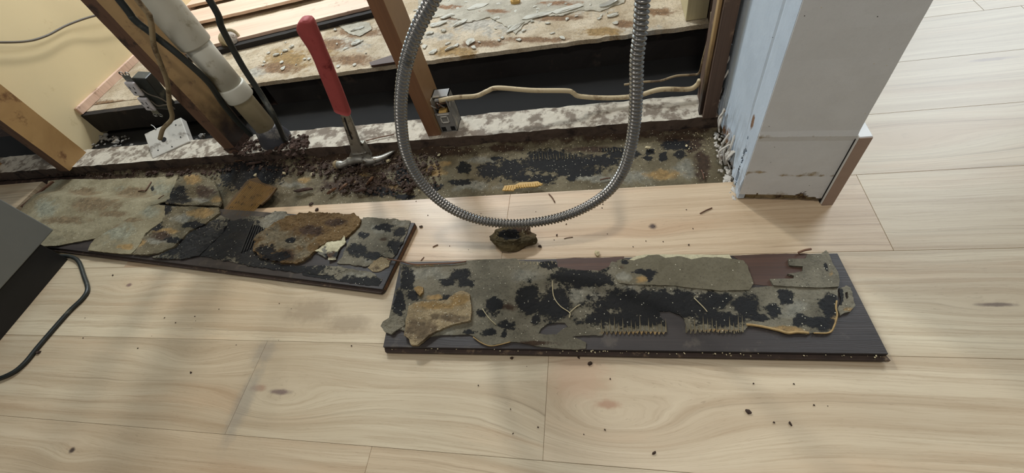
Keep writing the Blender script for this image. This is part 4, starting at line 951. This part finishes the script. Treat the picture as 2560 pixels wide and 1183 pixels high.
sheet('adhesive_layer', main, Z2, .0026, M_adh, tb2, rag=.0012, step=.005, edge=.0028, bumpy=.0011,
      pt=dict(mould=mould2, ochre=[(1960, 826, 70, 9), (2080, 815, 10, 20), (1600, 835, 90, 4), (1780, 828, 60, 4), (1060, 665, 30, 3), (1085, 745, 22, 7)], pale=[(1070, 685, 60, 20), (1450, 735, 34, 22), (1320, 690, 40, 20), (1990, 770, 40, 26), (1570, 722, 30, 10), (1110, 830, 30, 10), (1620, 735, 120, 6), (1490, 745, 30, 14)], brown=[(1340, 860, 60, 6), (1270, 770, 20, 10)]),  # first pale blob paints in a sheen at the top left
      seed=41, holes=[[(1348, 836), (1352, 824), (1366, 813), (1390, 808), (1412, 809), (1418, 818), (1402, 827), (1392, 838), (1368, 838)]])
o = sheet('bare_brown_patch', [(1391, 648), (1440, 645), (1500, 645), (1560, 642), (1560, 650), (1526, 660), (1523, 672), (1500, 681), (1440, 678), (1395, 670)], Z2, .0006, M_redwood, tb2, rag=.0006, bumpy=.0002, seed=42)
o['label'] = 'bare reddish-brown wood showing'
sheet('bare_brown_patch', [(1830, 640), (1900, 636), (2010, 634), (2045, 640), (2016, 660), (2006, 700), (1985, 715), (1930, 716), (1884, 712), (1876, 690), (1866, 665), (1850, 652)], Z2, .0005, M_redwood, tb2, rag=.0006, bumpy=.0002, seed=43)
sheet('cream_strip', [(1574, 650), (1590, 641), (1620, 637), (1700, 637), (1790, 638), (1822, 637), (1832, 652), (1760, 660), (1580, 660)], Z2, .0012, M_cream, tb2, rag=.0008, bumpy=.0003, seed=44)
sheet('smooth_adhesive_layer', [(1541, 655), (1560, 648), (1585, 653), (1605, 646), (1620, 640), (1647, 639), (1664, 647), (1699, 643), (1729, 650), (1756, 645), (1796, 645), (1829, 649), (1856, 653), (1869, 668), (1877, 692), (1884, 711), (1872, 727), (1853, 728), (1800, 728), (1729, 722), (1688, 716), (1620, 714), (1585, 714), (1545, 709), (1537, 690), (1545, 672)], Z2 + .0018, .0028, M_adh2, tb2, rag=.0012, bumpy=.0008,
      pt=dict(mould=[(1626, 686, 16, 10), (1601, 681, 20, 6), (1560, 657, 10, 6), (1625, 700, 5, 8)], ochre=[(1602, 700, 16, 10)], pale=[(1560, 695, 20, 14)], brown=[(1555, 668, 10, 6)]), seed=45)
sheet('stepped_adhesive_layer', [(1969, 650), (2013, 649), (2015, 640), (2051, 638), (2063, 629), (2070, 636), (2080, 662), (2094, 684), (2097, 703), (2095, 719), (2051, 722), (1990, 720), (1932, 716), (1923, 700), (1983, 699), (1983, 692), (1967, 688), (2005, 681), (2005, 669), (1972, 666)], Z2 + .001, .0040, M_adh, tb2, rag=.0007, bumpy=.0008, pt=dict(mould=[(2062, 672, 4, 12)], ochre=[(2075, 690, 6, 12)]), seed=46)
sheet('curled_scrap', [(2096, 722), (2113, 715), (2124, 722), (2129, 733), (2132, 754), (2137, 765), (2124, 781), (2099, 791), (2093, 776), (2100, 751)], Z2, .0035, M_adh, tb2, rag=.0018, bumpy=.002, pt=dict(ochre=[(2120, 775, 14, 6)], mould=[(2100, 745, 6, 20)]), seed=47,
      holes=[[(2110, 735), (2116, 731), (2120, 746), (2117, 752), (2111, 745)]])
# raised golden rim along the lower right edge of the adhesive
tube('glue_rim', [at(a, b, Z2 + .003) for a, b in ((2092, 752), (2090, 770), (2093, 788), (2086, 814), (2073, 832), (2034, 833))], .0014, M_rim, tb2, 6, 5)
tube('glue_rim', [at(a, b, Z2 + .003) for a, b in ((2022, 833), (1995, 831), (1969, 833), (1948, 827), (1910, 818), (1880, 813), (1866, 812))], .0022, M_rim, tb2, 7, 5)
tube('glue_rim', [at(a, b, Z2 + .003) for a, b in ((1183, 843), (1203, 857), (1225, 865), (1249, 862), (1276, 855))], .0011, M_rim, tb2, 6, 5)
# thin fibres stuck in the adhesive
for ptl in ([(1381, 702), (1384, 740), (1400, 765), (1424, 782), (1423, 795)], [(1424, 782), (1440, 768), (1450, 762)], [(1206, 772), (1222, 795), (1240, 812)], [(1735, 745), (1760, 770), (1768, 780)]):
    tube('fibre', [at(a, b, Z2 + .0045) for a, b in ptl], .0009, M_dirtl, tb2, 5, 5)
# trowel ridges running up from the toothed lower edge
def ridges(name, xs, yb_, hts, parent, z, m, w_=.0011, rh=.0014):
    bm = bmesh.new(); r = random.Random(9)
    for x in xs:
        hgt = hts * r.uniform(.45, 1.15); P = at(x, yb_ + r.uniform(-2, 3), z); Q = at(x - 2 + r.uniform(-1, 1), yb_ - hgt, z); s = Vector((w_ * r.uniform(.7, 1.3), 0, 0))
        a, b_ = bm.verts.new(P - s), bm.verts.new(P + s); tp = bm.verts.new(P + Vector((0, 0, rh))); e = bm.verts.new(Q + Vector((0, 0, rh * .3)))
        md = [bm.verts.new(P.lerp(Q, .5) + Vector((k * w_ * .8, 0, rh * (1 if k == 0 else 0)))) for k in (-1, 0, 1)]
        for f in ((a, tp, md[1], md[0]), (tp, b_, md[2], md[1]), (md[0], md[1], e), (md[1], md[2], e), (a, b_, tp)): bm.faces.new(f)
    o = bm_obj(name, bm, m, parent); o['kind'] = 'stuff'; return o
ridges('trowel_ridges', [1505 + k * 10.7 for k in range(16)] + [1716 + k * 10.9 for k in range(14)], 832, 44, tb2, Z2 + .0026, M_ribs)
ridges('trowel_ridges', [1300 + k * 9 for k in range(11)], 661, 9, tb2, Z2 + .0022, M_dirtl)
sr = bpy.data.objects['subfloor']
ridges('trowel_ridges', [1335 + k * 7.2 for k in range(15)], 398, 22, sr, -.0135, M_ribs, .0010, .0022)
ridges('trowel_ridges', [1498 + k * 7 for k in range(11)], 378, 12, sr, -.0135, M_ribs, .0010, .0022)
ch = sheet('foam_chunk', [(1162, 731), (1177, 741), (1181, 768), (1179, 805), (1135, 816), (1092, 833), (1071, 846), (1046, 866), (1030, 866), (1025, 851), (1014, 843), (1019, 800), (1025, 768), (1038, 760), (1080, 757), (1119, 754), (1144, 735)], Z2 + .0022, .0075, M_foam, None, rag=.0016, bumpy=.0022, step=.004, pt=dict(brown=[(1060, 830, 50, 26), (1090, 795, 12, 8), (1130, 800, 40, 10)], ochre=[(1150, 755, 24, 16), (1090, 770, 50, 10)]), seed=51)
tag(ch, 'tan crumbly foam chunk lying on the left end of the front plank', 'chunk')
ch = sheet('yellow_lump', [(1036, 724), (1048, 718), (1059, 722), (1060, 735), (1052, 743), (1044, 736)], Z2 + .0022, .006, M_foam, None, rag=.0015, bumpy=.002, step=.003, pt=dict(ochre=[(1050, 730, 40, 40)]), seed=52)
tag(ch, 'small pale yellow lump beside the tan foam chunk', 'lump')
ch = sheet('grey_rubble', [(962, 812), (972, 800), (990, 790), (1010, 795), (1015, 812), (1000, 824), (980, 838), (966, 830)], Z2 + .002, .0035, M_adh, tb2, rag=.003, bumpy=.003, step=.003, seed=53)
q = [at(a, b, Z2 + .006) for a, b in ((968, 648), (1000, 653), (1035, 661), (1080, 660), (1130, 658), (1165, 654))]
cable('long_splinter', q, .0017, M_splint, 'long thin reddish splinter bridging the gap between the two planks', 'splinter', seg=5)
q = [at(a, b, Z2 + .004) for a, b in ((1996, 632), (2012, 626), (2028, 623))]
cable('dark_splinter', q, .0022, M_splint, 'short dark splinter at the rear edge of the front plank, near its right end', 'splinter', seg=5)

# ------------------------------------------------------------------ rotten chunk under the conduit
def chunk():
    bm = bmesh.new(); c = at(1286, 606, .0); bmesh.ops.create_icosphere(bm, subdivisions=4, radius=1)
    sz = Vector((.047, .029, .022))
    for v in bm.verts:
        p = v.co.copy(); k = 1 + .30 * noise.fractal(p * 1.6 + Vector((4, 1, 0)), 1, 2, 4); q = Vector((p.x * sz.x, p.y * sz.y, p.z * sz.z)) * k
        dent = math.exp(-((p.x + .0) / .55) ** 2 - ((p.y + .25) / .28) ** 2) * max(0, p.z); q.z -= dent * .016
        v.co = Vector((c.x + q.x, c.y + .004 + q.y, max(.0005, .013 + q.z)))
    o = bm_obj('rotten_chunk', bm, M_rock, None, False); paint(o, 0, mould=[(1280, 606, 26, 10)], brown=[(1315, 590, 24, 14)]); tag(o, 'rotten brown-black chunk lying on the floor under the conduit loop', 'chunk')
chunk()

# ------------------------------------------------------------------ splinters and crumbs
spl = [((1372, 485), (1387, 506), .0014, 'thin brown splinter on the floor behind the conduit, below its middle'), ((1750, 534), (1780, 520), .0013, 'brown splinter on the floor left of the wall end'), ((1500, 450), (1526, 445), .0016, 'dark splinter on the grey subfloor inside the conduit loop'),
       ((1410, 597), (1432, 593), .0007, 'faint thin splinter on the floor inside right of the rotten chunk'), ((346, 478), (364, 477), .0018, 'short dark splinter on the beige underlayment'), ((364, 477), (378, 455), .0018, 'bent dark splinter on the beige underlayment, upper arm'), ((1753, 425), (1760, 448), .0014, 'dark splinter on the subfloor near the wall end'), ((395, 498), (410, 488), .0014, 'tiny black splinter at the right edge of the beige underlayment'),
       ((1082, 618), (1095, 612), .0012, 'dark bark sliver on the floor between plank end and conduit'), ((1052, 652), (1060, 643), .0009, 'tiny splinter on the floor just behind the front plank'), ((915, 352), (985, 336), .0016, 'long brown splinter on the sill right of the hammer shank')]
for i, (a, b, r, lb) in enumerate(spl):
    z = ZS + .004 if i == 10 else (-.009 if i in (2, 6) else (-.002 if i in (4, 5, 7) else r))
    if i in (4, 5, 7): q0 = at(*a, 0); z = hdr(q0.x, q0.y) + .005
    p0, p1 = at(*a, z), at(*b, z)
    cable('splinter', [p0, (p0 + p1) / 2 + Vector((.001, .001, .0006)), p1], r, M_splint, lb, 'splinter', seg=5, n=3)
rr = random.Random(21)
def crumb(px, py, r, z, m, label, group, sq=1.0):
    bm = bmesh.new(); c = at(px, py, z); crumb_data(bm, (c.x, c.y, z + r * .55), r, rr); tag(bm_obj('crumb', bm, m), label, 'crumb', group)
named = [(779, 512, .0058, 'larger reddish-brown crumb on the floor behind the left plank'), (793, 526, .0050, 'second reddish-brown crumb, just in front of the larger one'), (1053, 568, .0034, 'brown crumb on the floor right of the left plank end'), (1350, 617, .0036, 'dark crumb on the floor right of the rotten chunk'), (1280, 896, .0038, 'dark crumb in front of the front plank, below its left third'), (1475, 910, .0036, 'small crumb with pale rim in front of the front plank'), (1870, 1030, .0034, 'dark crumb alone on the front floor plank at right'), (1635, 1133, .0028, 'dark crumb near the bottom edge right of the plank joint'), (478, 932, .0024, 'dark speck of dirt on the floor at left centre'), (98, 882, .0045, 'olive crumb beside the black cord'), (1392, 589, .0028, 'dark crumb on the floor right of the rotten chunk, farther one'), (1447, 895, .0022, 'small dark crumb against the front of the front plank'), (283, 689, .0030, 'dark crumb on the floor below the left plank'), (1975, 1060, .0026, 'thin dark crumb right of the lone crumb on the front plank')]
for (px, py, r, lb) in named: crumb(px, py, r, 0, M_dirt, lb, None)
for k in range(46):
    px, py = rr.choice([(rr.uniform(1040, 1760), rr.uniform(500, 630)), (rr.uniform(200, 900), rr.uniform(740, 900)), (rr.uniform(1000, 2200), rr.uniform(915, 1120))])
    if 1000 < px < 1100 and py > 640: continue
    if 1225 < px < 1345 and 560 < py < 625: continue
    crumb(px, py, rr.uniform(.0007, .0017), 0, M_dirt, 'tiny dark crumb of dirt scattered on the pale plank floor', 'tiny crumbs on the floor')
crumb(1493, 636, .007, 0, M_dirtl, 'white plaster crumb on the floor behind the front plank', None)
for (px, py, r, lb) in ((712, 435, .006, 'pale crumb in the debris right of the yellow-brown ribbed slab'), (783, 437, .006, 'pale crumb in the debris between the drain pipe foot and the hammer head'), (972, 404, .007, 'pale crumb just below the claw tip of the hammer'), (858, 412, .006, 'pale crumb at the striking end of the hammer head'), (735, 405, .005, 'pale crumb closest to the drain pipe foot'), (1007, 380, .004, 'pale crumb against the sill, left of the conduit'), (1620, 372, .006, 'pale crumb on the subfloor just right of the conduit'), (1716, 366, .003, 'tiny pale crumb on the subfloor near the wall end'), (1098, 390, .006, 'pale crumb on the subfloor below the middle stud foot'), (640, 440, .006, 'pale crumb at the upper end of the yellow-brown ribbed slab')):
    crumb(px, py, r, -.010, M_dirtl, lb, 'pale crumbs along the sill')
# uncountable rubble
def rubble(name, regs, n, m, z, r0, r1, label, seed):
    bm = bmesh.new(); r = random.Random(seed)
    for k in range(n):
        x0, y0, x1, y1 = r.choice(regs); c = at(r.uniform(x0, x1), r.uniform(y0, y1), z); rad = r.uniform(r0, r1) * (1 if r.random() > .1 else 1.7)
        crumb_data(bm, (c.x, c.y, z + rad * .4), rad, r)
    o = bm_obj(name, bm, m); tag(o, label, 'debris', None, 'stuff'); return o
rubble('dark_rubble', [(650, 390, 1060, 430), (800, 420, 1040, 480), (860, 440, 1050, 488), (520, 390, 700, 430), (1000, 385, 1100, 470), (700, 400, 900, 440)], 950, M_dirt, -.010, .0016, .0052, 'dark crumbly rotted wood debris heaped along the sill around the hammer', 1)
rubble('pale_grit', [(240, 436, 560, 448), (1050, 368, 1750, 380), (1100, 350, 1780, 366), (860, 400, 1050, 480), (1700, 330, 1790, 380), (650, 390, 860, 420)], 190, M_dirtl, -.010, .0007, .0018, 'pale grit scattered along the dark foot of the sill', 2)
rubble('plaster_rubble', [(1785, 330, 1808, 380), (1795, 380, 1826, 430), (1808, 430, 1840, 485), (1818, 480, 1845, 505)], 110, M_paper, -.006, .0025, .0062, 'crumbled plaster and paper heaped at the foot of the wall end', 3)
rubble('rot_fibres', [(60, 428, 560, 440), (600, 375, 760, 400), (540, 350, 640, 400), (700, 345, 760, 385)], 420, M_rot, -.004, .0025, .0065, 'brown rotted wood crumbs along the sill at left and around the pipe foot', 4)
rubble('gap_debris', [(205, 345, 340, 372), (460, 330, 560, 370), (230, 340, 330, 350)], 60, M_boxg, .004, .003, .008, 'grey debris in the gap behind the sill at left', 5)
rubble('rot_mush', [(585, 352, 640, 392), (640, 352, 762, 388), (700, 340, 770, 372)], 260, M_rot, ZS + .002, .0025, .007, 'brown rotted mush around the pipe foot on the sill', 6)
# bark strips in rubble
rr = random.Random(31)
for k, (px, py, a, l) in enumerate([(860, 470, 1.0, .035), (905, 478, .2, .03), (885, 452, .9, .03), (925, 455, 1.2, .028), (640, 410, .1, .05), (1020, 478, .5, .03), (830, 480, .8, .03), (960, 440, 2.2, .03), (760, 478, .1, .05), (610, 400, .2, .05)]):
    tag(flake('rotted_wood_strip', px, py, -.006, l * .5, l * .16, a, M_rot if k % 3 else M_edge, 300 + k, .004, rr.uniform(-.5, .5), npt=7), 'rotted strip of wood in the debris between plank and sill', 'wood strip', 'rotted wood strips in the debris')
